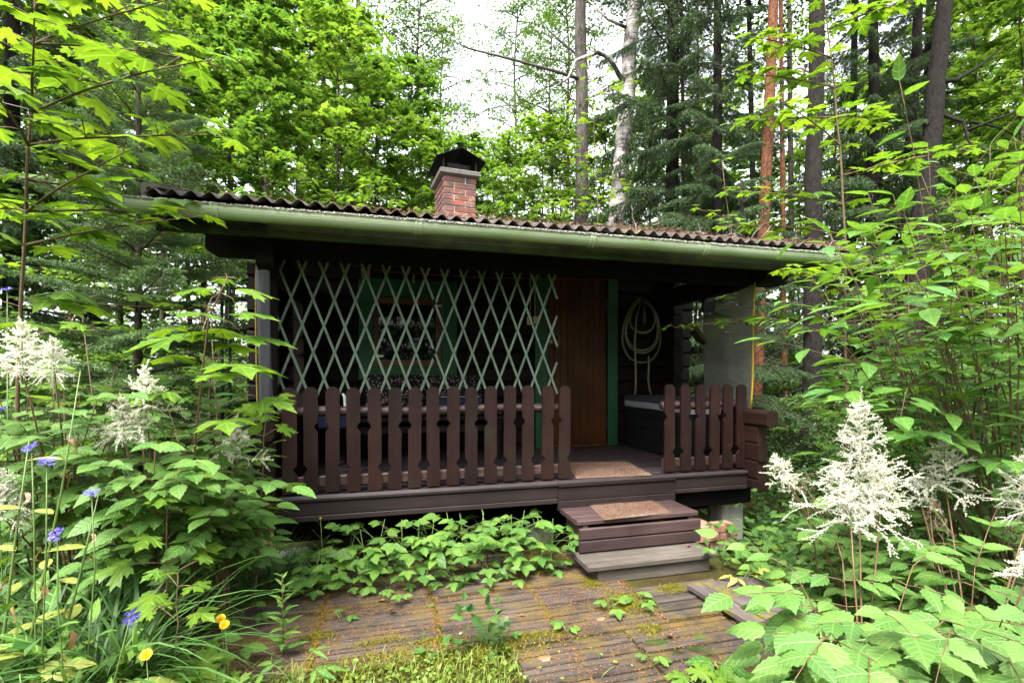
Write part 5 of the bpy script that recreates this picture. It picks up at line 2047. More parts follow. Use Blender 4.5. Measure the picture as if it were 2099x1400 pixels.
rt = random.Random(77)
GM, GB, GS = 'young maples of the wood behind the cabin', 'small leaved young trees of the wood', 'leafy bushes of the forest undergrowth'
LM, LB, LS = 'young maple with layered bright leaves in the wood behind the cabin', 'slender small leaved young tree in the wood behind the cabin', 'leafy green bush of the undergrowth round the cabin'
for (px, d, kind, sc) in [(150, 9.0, 'm0', .95), (330, 8.2, 'm1', .90), (460, 9.5, 'm2', 1.05), (560, 8.3, 'm0', .82), (690, 9.6, 'm1', .95), (770, 10.8, 'm2', .92),
                          (60, 11.5, 'm1', 1.2), (250, 11.8, 'm2', 1.25), (400, 13.0, 'm0', 1.35), (520, 12.6, 'm1', 1.3), (640, 13.5, 'm2', 1.35), (800, 14.5, 'b1', 1.15),
                          (860, 10.4, 'm1', .74), (950, 11.5, 'm2', .76), (1040, 10.6, 'm1', .72), (1110, 11.8, 'm1', .85), (905, 13.5, 'm1', .85), (1000, 13.5, 'm1', .8), (840, 12.4, 'm2', 1.0), (1155, 13.5, 'b1', .95), (1060, 14.5, 'b0', 1.42), (905, 16.5, 'b0', 1.45), (860, 14.5, 'b0', 1.45), (1130, 17, 'b0', 1.6), (1160, 13.5, 'b0', 1.4), (990, 16.5, 'b1', 1.0), (1240, 14.0, 'm1', 1.0),
                          (1330, 13.5, 'b1', 1.1), (1235, 12.4, 'm1', .62), (1440, 15, 'm1', 1.0), (1560, 13, 'm2', .9), (1700, 14.0, 'b1', 1.1), (1840, 14.5, 'm1', 1.2), (2000, 11.5, 'm1', 1.15), (2090, 9.0, 'm1', .95),
                          (1960, 15.5, 'b1', 1.35), (2160, 12.0, 'm0', 1.2), (-60, 9.5, 'm1', 1.1), (-160, 7.5, 'm0', .9), (2250, 9.0, 'm2', 1.0), (1640, 16, 'm1', 1.0), (1330, 18, 'm2', 1.4), (720, 18, 'm0', 1.6), (470, 18, 'm1', 1.6), (180, 17, 'm0', 1.6), (2040, 19, 'm0', 1.6), (1780, 19, 'm1', 1.5), (1480, 20, 'm1', 1.5)]:
    b = ground_px(px, d)
    v = V_MAP[int(kind[1])] if kind[0] == 'm' else V_BIR[int(kind[1])]
    lab = ('short ' if sc < .8 else 'tall ' if sc > 1.25 else 'middling ') + (('full green maple', 'bright lime green maple', 'narrow green maple')[int(kind[1])] if kind[0] == 'm' else ('sparse lacy tree', 'fine leaved pale tree')[int(kind[1])]) + (', nearer row, ' if d < 11 else ', deep in the wood ' if d > 15 else ' ') + where(px)
    decid(lab, b, v, sc, int(px * 7 + d * 13), GM if kind[0] == 'm' else GB, 'young_maple' if kind[0] == 'm' else 'young_tree')
# trees behind the camera, seen only in the window pane and by the light
for (x, y, k, sc) in ((-6, -7, 0, 1.0), (.6, -5.5, 0, .55), (-.8, -6.5, 1, .6), (1.8, -6.8, 2, .6), (-2.2, -5.0, 1, .5), (-1.5, -9, 1, 1.1), (3, -8, 2, 1.0), (7.5, -6, 0, 1.0), (-9, -1, 1, 1.0)):
    decid('young maple of the garden edge facing the cabin front', (x, y, gz(x, y)), V_MAP[k], sc, int(x * 31 + 900), 'young maples facing the cabin')

for i in range(9):
    x, y = -4.2 + 1.15 * i, -4.6 - .9 * (i % 2)
    decid('leafy bush of the garden edge facing the cabin front', (x, y, gz(x, y)), V_BUSH[i % 2], 1.75, 7000 + i, 'bushes facing the cabin', 'bush', 'bush', 1.15)

# undergrowth bushes
bpos = [(1640, 6.3, 0, .55), (1720, 7.6, 1, .7), (1600, 8.5, 0, .7), (1760, 5.6, 0, .5), (1850, 6.6, 1, .75), (1960, 5.2, 0, .75), (1560, 10.5, 1, .9), (1680, 10, 1, .8), (1840, 9.3, 0, .8), (2080, 6.5, 1, .8),
        (2050, 8.5, 0, .9), (1930, 11, 1, 1.0), (1620, 12.5, 1, 1.0), (120, 5.6, 1, .75), (30, 6.5, 0, .8), (230, 6.6, 1, .8), (340, 7.4, 0, .85), (420, 6.6, 1, .6), (-60, 5.2, 0, .8), (110, 8.4, 0, .9),
        (380, 9.0, 1, .9), (-100, 7.5, 1, .9), (2200, 5.0, 1, .8), (1545, 6.6, 0, .45), (470, 8.2, 0, .7), (2180, 7.5, 0, 1), (1590, 4.9, 0, .22), (1690, 4.6, 0, .25), (1780, 4.2, 0, .27)]
bpos += [(-150 + 95 * k, 12.5 + (k * 7) % 5, k % 2, 1.25) for k in range(26)]
for i, (px, d, k, sc) in enumerate(bpos):
    lab = ('small ' if sc < .6 else 'large ' if sc > 1 else 'middling ') + ('dense dark green bush' if k == 0 else 'maple leaved bush') + (' close by ' if d < 6 else ' deep ' if d > 10 else ' ') + where(px)
    decid(lab, ground_px(px, d), V_BUSH[k], sc, i + 300, GS, 'bush', 'bush', 1.15)

# far wood: one mass of foliage closing the view between the trunks
rs = np.random.RandomState(99)
mb = MB()
C = []
for k in range(1500):
    ang = rs.uniform(-1.25, 1.25)
    dd = rs.uniform(18, 34)
    zt = rs.uniform(0, 1) ** 1.7 * 15.0
    lat = math.tan(ang) if abs(ang) < 1.2 else 2
    pxx = CX + lat * FPX
    el = (zt - EYE) / (dd * math.cos(ang))
    if 800 < pxx < 1190 and el > .46 + .10 * abs(pxx - 1000) / 200:
        continue
    if zt > 9 and rs.rand() < .35:
        continue
    a = YAW + ang
    C.append((math.sin(a) * dd, math.cos(a) * dd, zt))
C = np.array(C)
n = 60000
k = rs.randint(0, len(C), n)
P = C[k] + rs.normal(size=(n, 3)) * (1.0, 1.0, .55)
P[:, 2] = np.maximum(P[:, 2], .1)
mb.scatter(T_SIMPLE[0], T_SIMPLE[1], T_SIMPLE[2], frames_np(rs.normal(size=(n, 3)) * (1, 1, .5), rs.normal(size=(n, 3)) * (.6, .6, .3) + (0, 0, 1)), P, rs.uniform(.16, .34, n))
tag(mb.build('far_wood', L_MAPLE_BG2), 'far bright green mass of woodland foliage', 'foliage', kind='stuff')

rs = np.random.RandomState(199)  # unseen foliage behind the camera, added to cut front light and darken reflections
mb = MB()
C = []
for k in range(700):
    a = YAW + rs.uniform(1.3, 4.98)
    dd = rs.uniform(13, 24)
    C.append((math.sin(a) * dd, math.cos(a) * dd, rs.uniform(0, 1) ** 1.3 * 9.0))
C = np.array(C)
n = 26000
k = rs.randint(0, len(C), n)
P = C[k] + rs.normal(size=(n, 3)) * (1.0, 1.0, .55)
P[:, 2] = np.maximum(P[:, 2], .1)
mb.scatter(T_SIMPLE[0], T_SIMPLE[1], T_SIMPLE[2], frames_np(rs.normal(size=(n, 3)) * (1, 1, .5), rs.normal(size=(n, 3)) * (.6, .6, .3) + (0, 0, 1)), P, rs.uniform(.18, .36, n))
tag(mb.build('unseen_wood_edge', L_MAPLE_BG), 'unseen leafy wood edge added behind the camera to cut front light', 'foliage', kind='stuff')

# overhead cable at the clearing edge
mb = MB()
tube(mb, [at_depth(-60, 195, 6.0), at_depth(60, 225, 6.3), at_depth(180, 262, 6.6), at_depth(300, 282, 7.0), at_depth(420, 300, 7.4)], .008, 5)
tag(mb.build('overhead_cable', M_CABLE, None, True), 'black cable hanging between the trees above the young spruce', 'cable')

# ------------------------------------------------------------------ near plants
PI = math.pi
AZR = -YAW                       # azimuth of the camera's right-hand direction


def gp(px, d):
    return ground_px(px, d)


# maple saplings
maple_sapling('tall maple sapling with large lime leaves on a thin brown stem', gp(30, 2.55), [at_depth(40, 690, 2.5), at_depth(62, 300, 2.35), at_depth(72, 20, 2.3), at_depth(80, -160, 2.3)], 101, .185, .17, lo=.40, step=2, nseg=22, rad=.013,
              branches=[(.58, AZR + .15, .30, .80, 11, .17), (.66, AZR - .35, .32, .80, 10, .17), (.62, AZR + 2.6, .3, .5, 8, .16), (.74, AZR + .35, .35, .85, 11, .165), (.80, AZR - .8, .35, .6, 9, .16), (.70, AZR + 1.4, .25, .7, 9, .16),
                        (.86, AZR + .0, .4, .75, 10, .16), (.50, AZR + .6, .15, .7, 9, .16), (.46, AZR - .2, .12, .55, 8, .14), (.64, AZR + .5, .2, 1.0, 12, .17), (.78, AZR - .1, .3, .95, 12, .17), (.90, AZR + .5, .3, .8, 10, .16), (.94, AZR - .5, .3, .7, 9, .16), (.72, AZR - 1.0, .2, .5, 8, .16)])
b = gp(395, 2.4)
t = thing('maple_sapling', 'slim maple sapling with flat yellow green leaves before the cabin corner', 'sapling', b)
r = random.Random(102)
mb = MB()
SB = [Vector((0, 0, -.03)), at_depth(400, 905, 2.38) - b, at_depth(418, 735, 2.33) - b, at_depth(428, 650, 2.31) - b, at_depth(452, 600, 2.3) - b, at_depth(466, 568, 2.3) - b]
tube(mb, SB, [.008, .0065, .0048, .004, .003, .002], 6)
for (px, py, dd, node, s_) in [(412, 588, 0, 5, .105), (505, 590, .05, 5, .11), (458, 570, .12, 5, .06), (415, 640, -.10, 4, .12), (500, 640, .0, 4, .12), (365, 690, -.05, 3, .15), (450, 672, .25, 3, .13), (515, 688, .05, 3, .16), (395, 678, .2, 3, .12),
                               (490, 745, -.1, 2, .14), (520, 750, .15, 2, .13), (435, 765, -.15, 2, .10), (352, 725, .1, 2, .14), (345, 672, .12, 3, .10), (470, 705, .3, 3, .12), (560, 820, .0, 1, .12), (515, 832, .1, 1, .11), (330, 800, -.1, 1, .12), (470, 860, -.15, 1, .11)]:
    q = at_depth(px, py, 2.3 + dd) - b
    p = SB[node]
    ctrl = p.lerp(q, .5) + Vector((0, 0, .02))
    e = p.lerp(q, .86)
    e.z = q.z - .004
    tube(mb, [p, ctrl, e], [.0019, .0017, .0014], 4)
    d = q - p
    d.z = 0
    put_leaf(t, ME_MAPLE, r, e, d.normalized() + Vector((r.uniform(-.3, .3), r.uniform(-.3, .3), -.12)), Vector((r.uniform(-.1, .1), r.uniform(-.1, .1), 1)), s_ * 1.4)
mb.build('stem', M_STEMR, t, True)
for i, (bx, d, tip, sz, lab) in enumerate([(340, 2.15, (345, 985), .125, 'low maple seedling with broad leaves on a brown stem above the grass'), (270, 2.5, (300, 880), .14, 'maple seedling poking between white flower plumes'),
                                           (420, 2.5, (420, 985), .12, 'leafy maple seedling beside the long grass clump'), (130, 2.45, (165, 800), .14, 'maple seedling shading the cornflowers'),
                                           (520, 2.75, (545, 825), .12, 'maple seedling leaning against the first porch picket'), (370, 1.95, (365, 1170), .085, 'tiny maple seedling beside the path edge'), (60, 2.9, (60, 770), .13, 'maple seedling under the leftmost white plume')]):
    maple_sapling(lab, gp(bx, d), [at_depth(tip[0] - 4, tip[1] + 70, d), at_depth(tip[0], tip[1], d)], 110 + i, sz, .12, lo=.45, step=1, nseg=9, rad=.006)
maple_sapling('tall maple sapling with tiers of bright leaves beyond the roof end', gp(1738, 4.1), [at_depth(1732, 480, 4.1), at_depth(1722, 300, 4.1), at_depth(1690, 0, 4.1), at_depth(1670, -140, 4.1)], 120, .150, .11, lo=.45, step=1, nseg=22, rad=.015, bstep=1,
              branches=[(.40 + .040 * k, AZR + (PI if k % 3 else 0) + (.7 if k % 2 else -.6) * (.5 + .5 * math.sin(k)), .12 + .02 * k, 1.2 - .045 * k, 9, .145) for k in range(14)] + [(.42, AZR + PI + .1, .05, 1.5, 11, .14), (.5, AZR + PI - .2, .12, 1.45, 11, .14)])
maple_sapling('maple sapling growing at the roof corner by the orange pine', gp(1500, 6.2), [at_depth(1495, 450, 6.2), at_depth(1480, 330, 6.2)], 121, .13, .10, lo=.55, step=1, nseg=14, rad=.012,
              branches=[(.75, AZR + PI, .1, .8, 9, .12), (.8, AZR, .15, .8, 9, .12), (.9, AZR + PI + .4, .2, .6, 8, .12), (.72, AZR + .3, .05, 1.0, 10, .12)])
maple_sapling('maple sapling over the roof edge between birch and pine', gp(1230, 9.4), [at_depth(1225, 420, 9.4), at_depth(1215, 200, 9.4), at_depth(1200, 130, 9.4)], 122, .15, .12, lo=.45, step=1, nseg=18, rad=.016,
              branches=[(.55 + .05 * k, AZR + k * 1.7, .15, .9, 9, .14) for k in range(8)])

# goat's beard clumps: compound leaves and white plumes
BIGP = plume_mesh(71, L_WHITE, .58, .30, 105, 52, .7, size=1.1)
MIDP = plume_mesh(72, L_WHITE, .27, .22, 52, 46, .8, size=1.1)
D_ = at_depth
aruncus('big goat\'s beard with tall white plume and broad toothed leaves by the path', gp(1770, 1.85), 201,
        [(D_(1650, 1185, 2.0), 1.0), (D_(1670, 1255, 1.75), 1.05), (D_(1740, 1180, 1.95), 1.0), (D_(1690, 1320, 1.55), 1.1), (D_(1800, 1250, 1.7), 1.1), (D_(1850, 1180, 1.95), 1.0), (D_(1900, 1300, 1.55), 1.1), (D_(1790, 1370, 1.45), 1.1)], .105,
        [(D_(1762, 1070, 2.05), BIGP, .94, .15), (D_(1745, 1085, 2.0), PLUMES[2], 1.25, .9), (D_(1805, 1040, 2.1), MIDP, .75, .8)])
aruncus('goat\'s beard with arching plume and pale leaves under the broad leaved shrub', gp(2000, 1.9), 202,
        [(D_(1945, 1130, 2.2), 1.0), (D_(2010, 1190, 1.95), 1.05), (D_(2070, 1260, 1.7), 1.1), (D_(2090, 1130, 2.1), 1.0), (D_(1970, 1340, 1.5), 1.1), (D_(2070, 1370, 1.45), 1.1), (D_(1900, 1100, 2.3), .95)], .105,
        [(D_(1940, 1010, 2.3), MIDP, 1.05, .2), (D_(1890, 1040, 2.3), PLUMES[2], 1.0, .9), (D_(2110, 1060, 2.0), BIGP, .62, .3), (D_(2105, 1190, 1.75), PLUMES[2], 1.2, 1.0)])
aruncus('goat\'s beard with small side plume between the porch rail and tall plume', gp(1760, 2.7), 203,
        [(D_(1720, 1120, 2.6), .95), (D_(1800, 1080, 2.7), .95), (D_(1740, 1060, 2.8), .9), (D_(1715, 1110, 2.7), .9), (D_(1860, 1070, 2.7), .95), (D_(1760, 1030, 2.9), .9), (D_(1830, 1120, 2.4), .95)], .10,
        [(D_(1612, 985, 2.65), MIDP, .62, .9), (D_(1630, 1010, 2.7), PLUMES[2], .8, .9)])
aruncus('goat\'s beard foliage in the shade below the shrub stems', gp(1990, 2.7), 204,
        [(D_(1900, 1030, 2.7), .95), (D_(1960, 1060, 2.6), .95), (D_(2040, 1050, 2.6), .95), (D_(2090, 1000, 2.6), .95), (D_(2000, 980, 2.9), .9), (D_(2060, 1120, 2.3), 1.0)], .10)
aruncus('wide goat\'s beard clump with flat white plume beside the cornflowers', gp(150, 2.6), 205,
        [(D_(40, 810, 2.7), .95), (D_(120, 860, 2.5), 1.0), (D_(220, 800, 2.8), .95), (D_(60, 930, 2.2), 1.0), (D_(160, 950, 2.2), 1.0), (D_(250, 900, 2.4), 1.0), (D_(10, 870, 2.4), .95), (D_(130, 780, 2.9), .9)], .088,
        [(D_(48, 770, 2.0), MIDP, .85, .1), (D_(112, 768, 2.0), MIDP, .6, .6), (D_(150, 905, 2.6), PLUMES[2], .75, .4), (D_(5, 1060, 2.0), MIDP, .8, .2)])
aruncus('goat\'s beard with twin creamy plumes in the middle of the border', gp(330, 2.55), 206,
        [(D_(330, 900, 2.5), 1.0), (D_(250, 990, 2.2), 1.0), (D_(340, 1010, 2.25), 1.0), (D_(420, 960, 2.5), 1.0), (D_(180, 1000, 2.3), 1.0), (D_(400, 1040, 2.4), 1.0), (D_(300, 1030, 2.3), 1.0), (D_(390, 880, 2.7), .95)], .088,
        [(D_(255, 900, 2.15), MIDP, .72, .2), (D_(300, 840, 2.15), PLUMES[1], .95, .3), (D_(290, 890, 2.15), PLUMES[2], .9, .8)])
aruncus('goat\'s beard with one slender plume close to the porch corner', gp(480, 2.95), 207,
        [(D_(500, 940, 2.9), .95), (D_(510, 975, 2.9), .9), (D_(470, 1010, 2.75), .95), (D_(440, 930, 3.0), .95), (D_(500, 1060, 2.7), .95), (D_(430, 1070, 2.55), .95), (D_(380, 950, 3.1), .9)], .088,
        [(D_(484, 935, 2.6), PLUMES[1], 1.05, .3), (D_(465, 935, 2.6), PLUMES[2], .7, .9)])
aruncus('goat\'s beard leaves spreading low above the long grass', gp(300, 2.4), 208,
        [(D_(210, 930, 2.2), 1.0), (D_(300, 960, 2.1), 1.05), (D_(390, 990, 2.15), 1.05), (D_(460, 1030, 2.3), 1.0), (D_(350, 1010, 2.2), 1.0), (D_(440, 1070, 2.4), 1.0), (D_(190, 980, 2.3), 1.0)], .10)
aruncus('goat\'s beard leaves crowding below the flat white plume', gp(90, 2.5), 209,
        [(D_(30, 850, 2.2), 1.0), (D_(110, 830, 2.3), 1.0), (D_(180, 870, 2.2), 1.0), (D_(60, 930, 2.3), 1.0), (D_(-20, 900, 2.2), 1.0), (D_(230, 840, 2.4), 1.0)], .10)
aruncus('goat\'s beard leaves pressed against the low porch side logs', gp(470, 2.6), 210,
        [(D_(470, 910, 2.7), .95), (D_(430, 900, 2.6), 1.0), (D_(380, 920, 2.5), 1.0), (D_(480, 1010, 2.6), .95), (D_(440, 980, 2.5), 1.0), (D_(480, 1070, 2.55), .95), (D_(340, 880, 2.8), 1.0)], .10)
for i, (bx, d, tip, k, sc, lab) in enumerate([(1690, 2.6, (1645, 985), 1, 1.2, 'drooping dried brown seed plume below the small white plume'), (1930, 2.2, (1905, 1030), 0, 1.2, 'drooping dried brown seed head beside the spreading white plume'), (2060, 2.2, (2055, 1075), 0, 1.2, 'dried brown seed head under the shrub'),
                                              (455, 3.6, (430, 625), 1, 1.6, 'tall withered brown seed plume before the young spruce'), (220, 3.4, (165, 620), 1, 1.5, 'withered brown seed stalk before the spruce boughs'), (420, 2.5, (425, 1110), 1, .9, 'small dried seed plume hanging over the path edge'),
                                              (560, 2.9, (475, 985), 0, .9, 'dried seed head near the porch corner')]):
    b = gp(bx, d)
    t = thing('dried_plume', lab, 'seed head', b)
    v = D_(tip[0], tip[1], d) - b
    mb = MB()
    tube(mb, [(0, 0, -.02), tuple(v * .5 + Vector((.01, 0, .03))), tuple(v)], [.004, .0035, .0025], 5)
    mb.build('stem', M_STEMR, t, True)
    obj('flower_plume', PLUMES_DRY[k], t, Matrix.Translation(v) @ Matrix.Rotation(PI * .8, 4, 'X') @ Matrix.Scale(sc, 4))

# broad leaved shrub
def shrub(label, base, seed, tips, size, per=18, lo=.30, mesh=ME_SHRUB, rad=.0075):
    r = random.Random(seed)
    base = Vector(base)
    t = thing('broadleaf_shrub', label, 'shrub', base)
    mb = MB()
    for tip in tips:
        v = Vector(tip) - base
        p0 = Vector((r.uniform(-.10, .10), r.uniform(-.10, .10), -.03))
        mid = v * .55 + Vector((0, 0, .10 * v.length)) + rv(r, .04)
        pts = []
        for i in range(13):
            u = i / 12
            pts.append(p0 * (1 - u) ** 2 + mid * 2 * u * (1 - u) + v * u * u + rv(r, .004))
        tube(mb, pts, [rad * (1 - .8 * i / 12) for i in range(13)], 6)
        def leaves(q, n, lo, s0):
            m = len(q) - 1
            for k in range(n):
                u = lo + (1 - lo) * (k + .5) / n
                i = min(m - 1, int(u * m))
                p = q[i].lerp(q[i + 1], u * m - i)
                d = (q[i + 1] - q[i]).normalized()
                side = d.cross(Vector((0, 0, 1)))
                side = side.normalized() if side.length > .1 else Vector((1, 0, 0))
                sg = 1 if k % 2 else -1
                dd = d * r.uniform(.2, .7) + side * sg * r.uniform(.6, 1)
                dd.z = dd.z * .3 + r.uniform(-.35, .05)
                e = p + dd.normalized() * .018
                tube(mb, [p, e], .0011, 3, 0, False)
                put_leaf(t, mesh, r, e, dd, Vector((0, 0, 1)) + rv(r, .3), s0 * r.uniform(.7, 1.15))
            tdir = (q[-1] - q[-2]).normalized() + rv(r, .3)
            tdir.z = tdir.z * .3 - .1
            put_leaf(t, mesh, r, q[-1], tdir, Vector((0, 0, 1)) + rv(r, .2), s0)
        leaves(pts, per // 2, lo, size)
        for b in range(2):
            i = r.randint(6, 10)
            d = (pts[i + 1] - pts[i]).normalized() + rv(r, .8)
            d.z = abs(d.z) * .4
            q = sag(pts[i], d, v.length * .24 * r.uniform(.7, 1.3), 5, .35, r, .3)
            tube(mb, q, [rad * .35 * (1 - .7 * j / 5) for j in range(6)], 4)
            leaves(q, per // 4, .15, size * .95)
    mb.build('stem', M_STEMB, t, True)
    return t


shrub('large broad leaved shrub arching over the white plumes', gp(2110, 2.5), 301,
      [D_(1700, 480, 2.4), D_(1720, 560, 2.3), D_(1790, 470, 2.4), D_(1850, 430, 2.2), D_(1880, 560, 2.1), D_(1930, 480, 2.2), D_(1990, 430, 2.1), D_(2060, 450, 2.0), D_(1800, 620, 2.2), D_(1720, 690, 2.3), D_(1980, 590, 2.0), D_(2080, 560, 1.9), D_(1780, 530, 2.5), D_(1900, 650, 2.2), D_(2090, 330, 2.1)], .148)
shrub('second broad leaved shrub with upright shoots behind the arching one', gp(2000, 3.3), 302,
      [D_(1845, 165, 3.0), D_(1900, 300, 3.1), D_(1960, 380, 3.0), D_(2030, 300, 3.0), D_(1760, 470, 3.2), D_(1830, 400, 3.1), D_(2070, 420, 2.9), D_(1740, 590, 3.2), D_(1850, 560, 3.1), D_(1950, 600, 3.0), D_(2050, 560, 2.9), D_(1780, 400, 3.3), D_(2099, 240, 3.0), D_(1880, 480, 3.3), D_(1990, 470, 3.3)], .148)
shrub('broad leaved shrub in deep shade low behind the plumes', gp(1960, 3.3), 303,
      [D_(1700, 820, 3.2), D_(1780, 780, 3.2), D_(1850, 830, 3.1), D_(1900, 760, 3.1), D_(1980, 840, 2.9), D_(2050, 780, 2.9), D_(1940, 900, 2.8), D_(2080, 880, 2.6), D_(1880, 900, 2.9), D_(2060, 680, 2.9), D_(1760, 880, 3.1), D_(2000, 720, 3.0)], .148)

shrub('broad leaved shrub with the lowest drooping branches near the porch roof end', gp(1950, 2.9), 304,
      [D_(1690, 500, 2.9), D_(1740, 540, 2.8), D_(1800, 500, 2.8), D_(1870, 510, 2.7), D_(1690, 600, 2.9), D_(1760, 640, 2.8), D_(1830, 590, 2.7), D_(1910, 590, 2.6), D_(1970, 540, 2.6), D_(1860, 680, 2.6), D_(1940, 680, 2.5), D_(2030, 620, 2.5), D_(1720, 740, 2.8), D_(1800, 720, 2.7), D_(1660, 560, 3.0)], .148)
shrub('broad leaved shrub closing the clearing edge with bright upper leaves', gp(2200, 2.9), 305,
      [D_(2000, 360, 2.7), D_(2060, 380, 2.6), D_(2099, 460, 2.5), D_(2040, 500, 2.5), D_(1990, 640, 2.4), D_(2070, 620, 2.3), D_(2099, 700, 2.2), D_(2040, 760, 2.3), D_(1940, 400, 2.9), D_(2080, 280, 2.8), D_(1890, 360, 3.0), D_(2120, 560, 2.3), D_(2020, 440, 2.8), D_(2060, 840, 2.3)], .148)

# raspberry canes in front of the porch skirt
r_ = random.Random(6)
rasp_lab = 'leafy green raspberry cane in the strip under the porch fascia'
for i in range(17):
    x = -0.50 + 1.66 * i / 16 + r_.uniform(-.03, .03)
    y = 3.24 + r_.uniform(-.03, .13)
    h = (.18, .24, .27, .32, .38, .42, .44, .42, .46, .46, .44, .46, .44, .42, .44, .42, .34)[i]
    trifoliate_plant('raspberry_cane', rasp_lab, (x, y, gz(x, y)), 400 + i, 11, h, .085, ME_RASP, 'raspberry canes before the porch', 'raspberry', .11, lean=(0, -.25, 0))
for i in range(10):
    x = -0.35 + 1.5 * i / 9 + r_.uniform(-.05, .05)
    y = 3.12 + r_.uniform(-.05, .06)
    trifoliate_plant('ground_elder', 'low three leaflet herb at the foot of the raspberry canes', (x, y, gz(x, y)), 430 + i, 6, .10, .058, ME_RASP, 'low herbs before the raspberry canes', 'herb', .09, lean=(0, -.3, 0))
for i, (px, d, h, n, s, me, lab, nm) in enumerate([(1530, 3.0, .16, 6, .075, ME_PALE, 'pale yellow green herb right beside the lower step', 'pale_herb'), (1570, 3.1, .2, 7, .075, ME_RASP, 'leafy herb beside the pale one near the steps', 'leafy_herb'), (1480, 3.35, .22, 6, .085, ME_RASP, 'leafy herb against the concrete pier', 'leafy_herb'),
                                                   (1620, 2.9, .2, 7, .08, ME_RASP, 'bushy green herb behind the loose duckboard', 'leafy_herb'), (1660, 3.3, .3, 8, .085, ME_RASP, 'taller green herb beyond the duckboard', 'leafy_herb'), (1560, 3.7, .35, 9, .09, ME_RASP, 'dark leafy herb in the shade beyond the pier', 'leafy_herb'), (1650, 3.9, .45, 9, .09, ME_RASP, 'dark leafy herb in shade behind the brown plume', 'leafy_herb'),
                                                   (700, 2.62, .06, 2, .045, ME_RASP, 'small seedling growing from a path joint', 'seedling'), (812, 2.82, .10, 3, .05, ME_RASP, 'seedling standing alone on the bare slats', 'seedling'), (1160, 2.5, .07, 2, .055, ME_RASP, 'seedling with broad leaflets at the moss edge', 'seedling'), (1035, 2.42, .06, 2, .045, ME_RASP, 'leafy seedling beside the little fern', 'seedling'),
                                                   (1340, 2.22, .08, 3, .05, ME_RASP, 'seedling in the joint near the pale round leaf', 'seedling'), (1255, 2.75, .05, 4, .05, ME_RASP, 'herb tuft below the corner of the lower step', 'leafy_herb'), (1310, 2.78, .06, 4, .055, ME_RASP, 'second herb tuft below the lower step', 'leafy_herb'),
                                                   (1475, 2.15, .10, 3, .11, ME_RASP, 'pale round leaved herb on the slats near the duckboard', 'leafy_herb'), (1600, 1.98, .12, 4, .10, ME_RASP, 'broad leaved herb at the path edge under the goat\'s beard', 'leafy_herb'), (1540, 2.0, .06, 4, .07, ME_MAPLE, 'lobed leaf herb at the near path edge', 'lobed_herb'), (1440, 2.02, .07, 4, .075, ME_MAPLE, 'lobed leaf herb between slats near the round leaf', 'lobed_herb'),
                                                   (490, 2.55, .16, 5, .075, ME_RASP, 'round leaved herb at the path corner beside the border', 'leafy_herb'), (440, 2.2, .14, 5, .075, ME_RASP, 'broad leaved herb beside the yellow flowers', 'leafy_herb'), (330, 1.92, .20, 6, .12, ME_MAPLE, 'deeply lobed herb between the yellow flowers', 'lobed_herb'), (420, 1.85, .15, 6, .11, ME_MAPLE, 'lobed bright herb at the lawn edge', 'lobed_herb'),
                                                   (600, 2.05, .14, 6, .085, ME_LANCE, 'narrow leaved herb in the lawn', 'narrow_herb'), (240, 1.75, .15, 6, .10, ME_MAPLE, 'lobed herb beside the pale oval leaves', 'lobed_herb')]):
    trifoliate_plant(nm, lab, gp(px, d) + Vector((0, 0, .012)), 460 + i, n, h, s, me, None, 'herb', .07 if n > 3 else .03)
# pale oval leaved plants in the near corner
for i, (px, d, h, n, s) in enumerate([(40, 1.55, .40, 10, .16), (150, 1.5, .34, 9, .15), (60, 1.35, .34, 9, .15)]):
    trifoliate_plant('pale_leaf_plant', ('pale yellow green plant with long oval leaves beside the wilting lily', 'pale oval leaved plant at the foot of the long grass', 'lowest pale oval leaved plant of the border corner')[i], gp(px, d), 490 + i, n, h, s, ME_PALE, None, 'plant', .16, True)

# long grass clumps
grass_clump('long_grass', 'clump of long arching dark green grass in the border', gp(225, 1.9), 501, 260, .80, .012, 1.5, .07, L_GRASSD)
grass_clump('long_grass', 'long grass fringe beside the pale oval leaves', gp(110, 2.1), 502, 150, .60, .012, 1.4, .07, L_GRASSD)
grass_clump('long_grass', 'thin upright grass tuft at the porch corner', gp(535, 2.95), 503, 150, .48, .006, 1.0, .06, L_GRASSD)
grass_clump('long_grass', 'thin grass tuft beneath the end of the porch fascia', gp(580, 3.1), 504, 90, .36, .006, 1.0, .05, L_GRASSD)

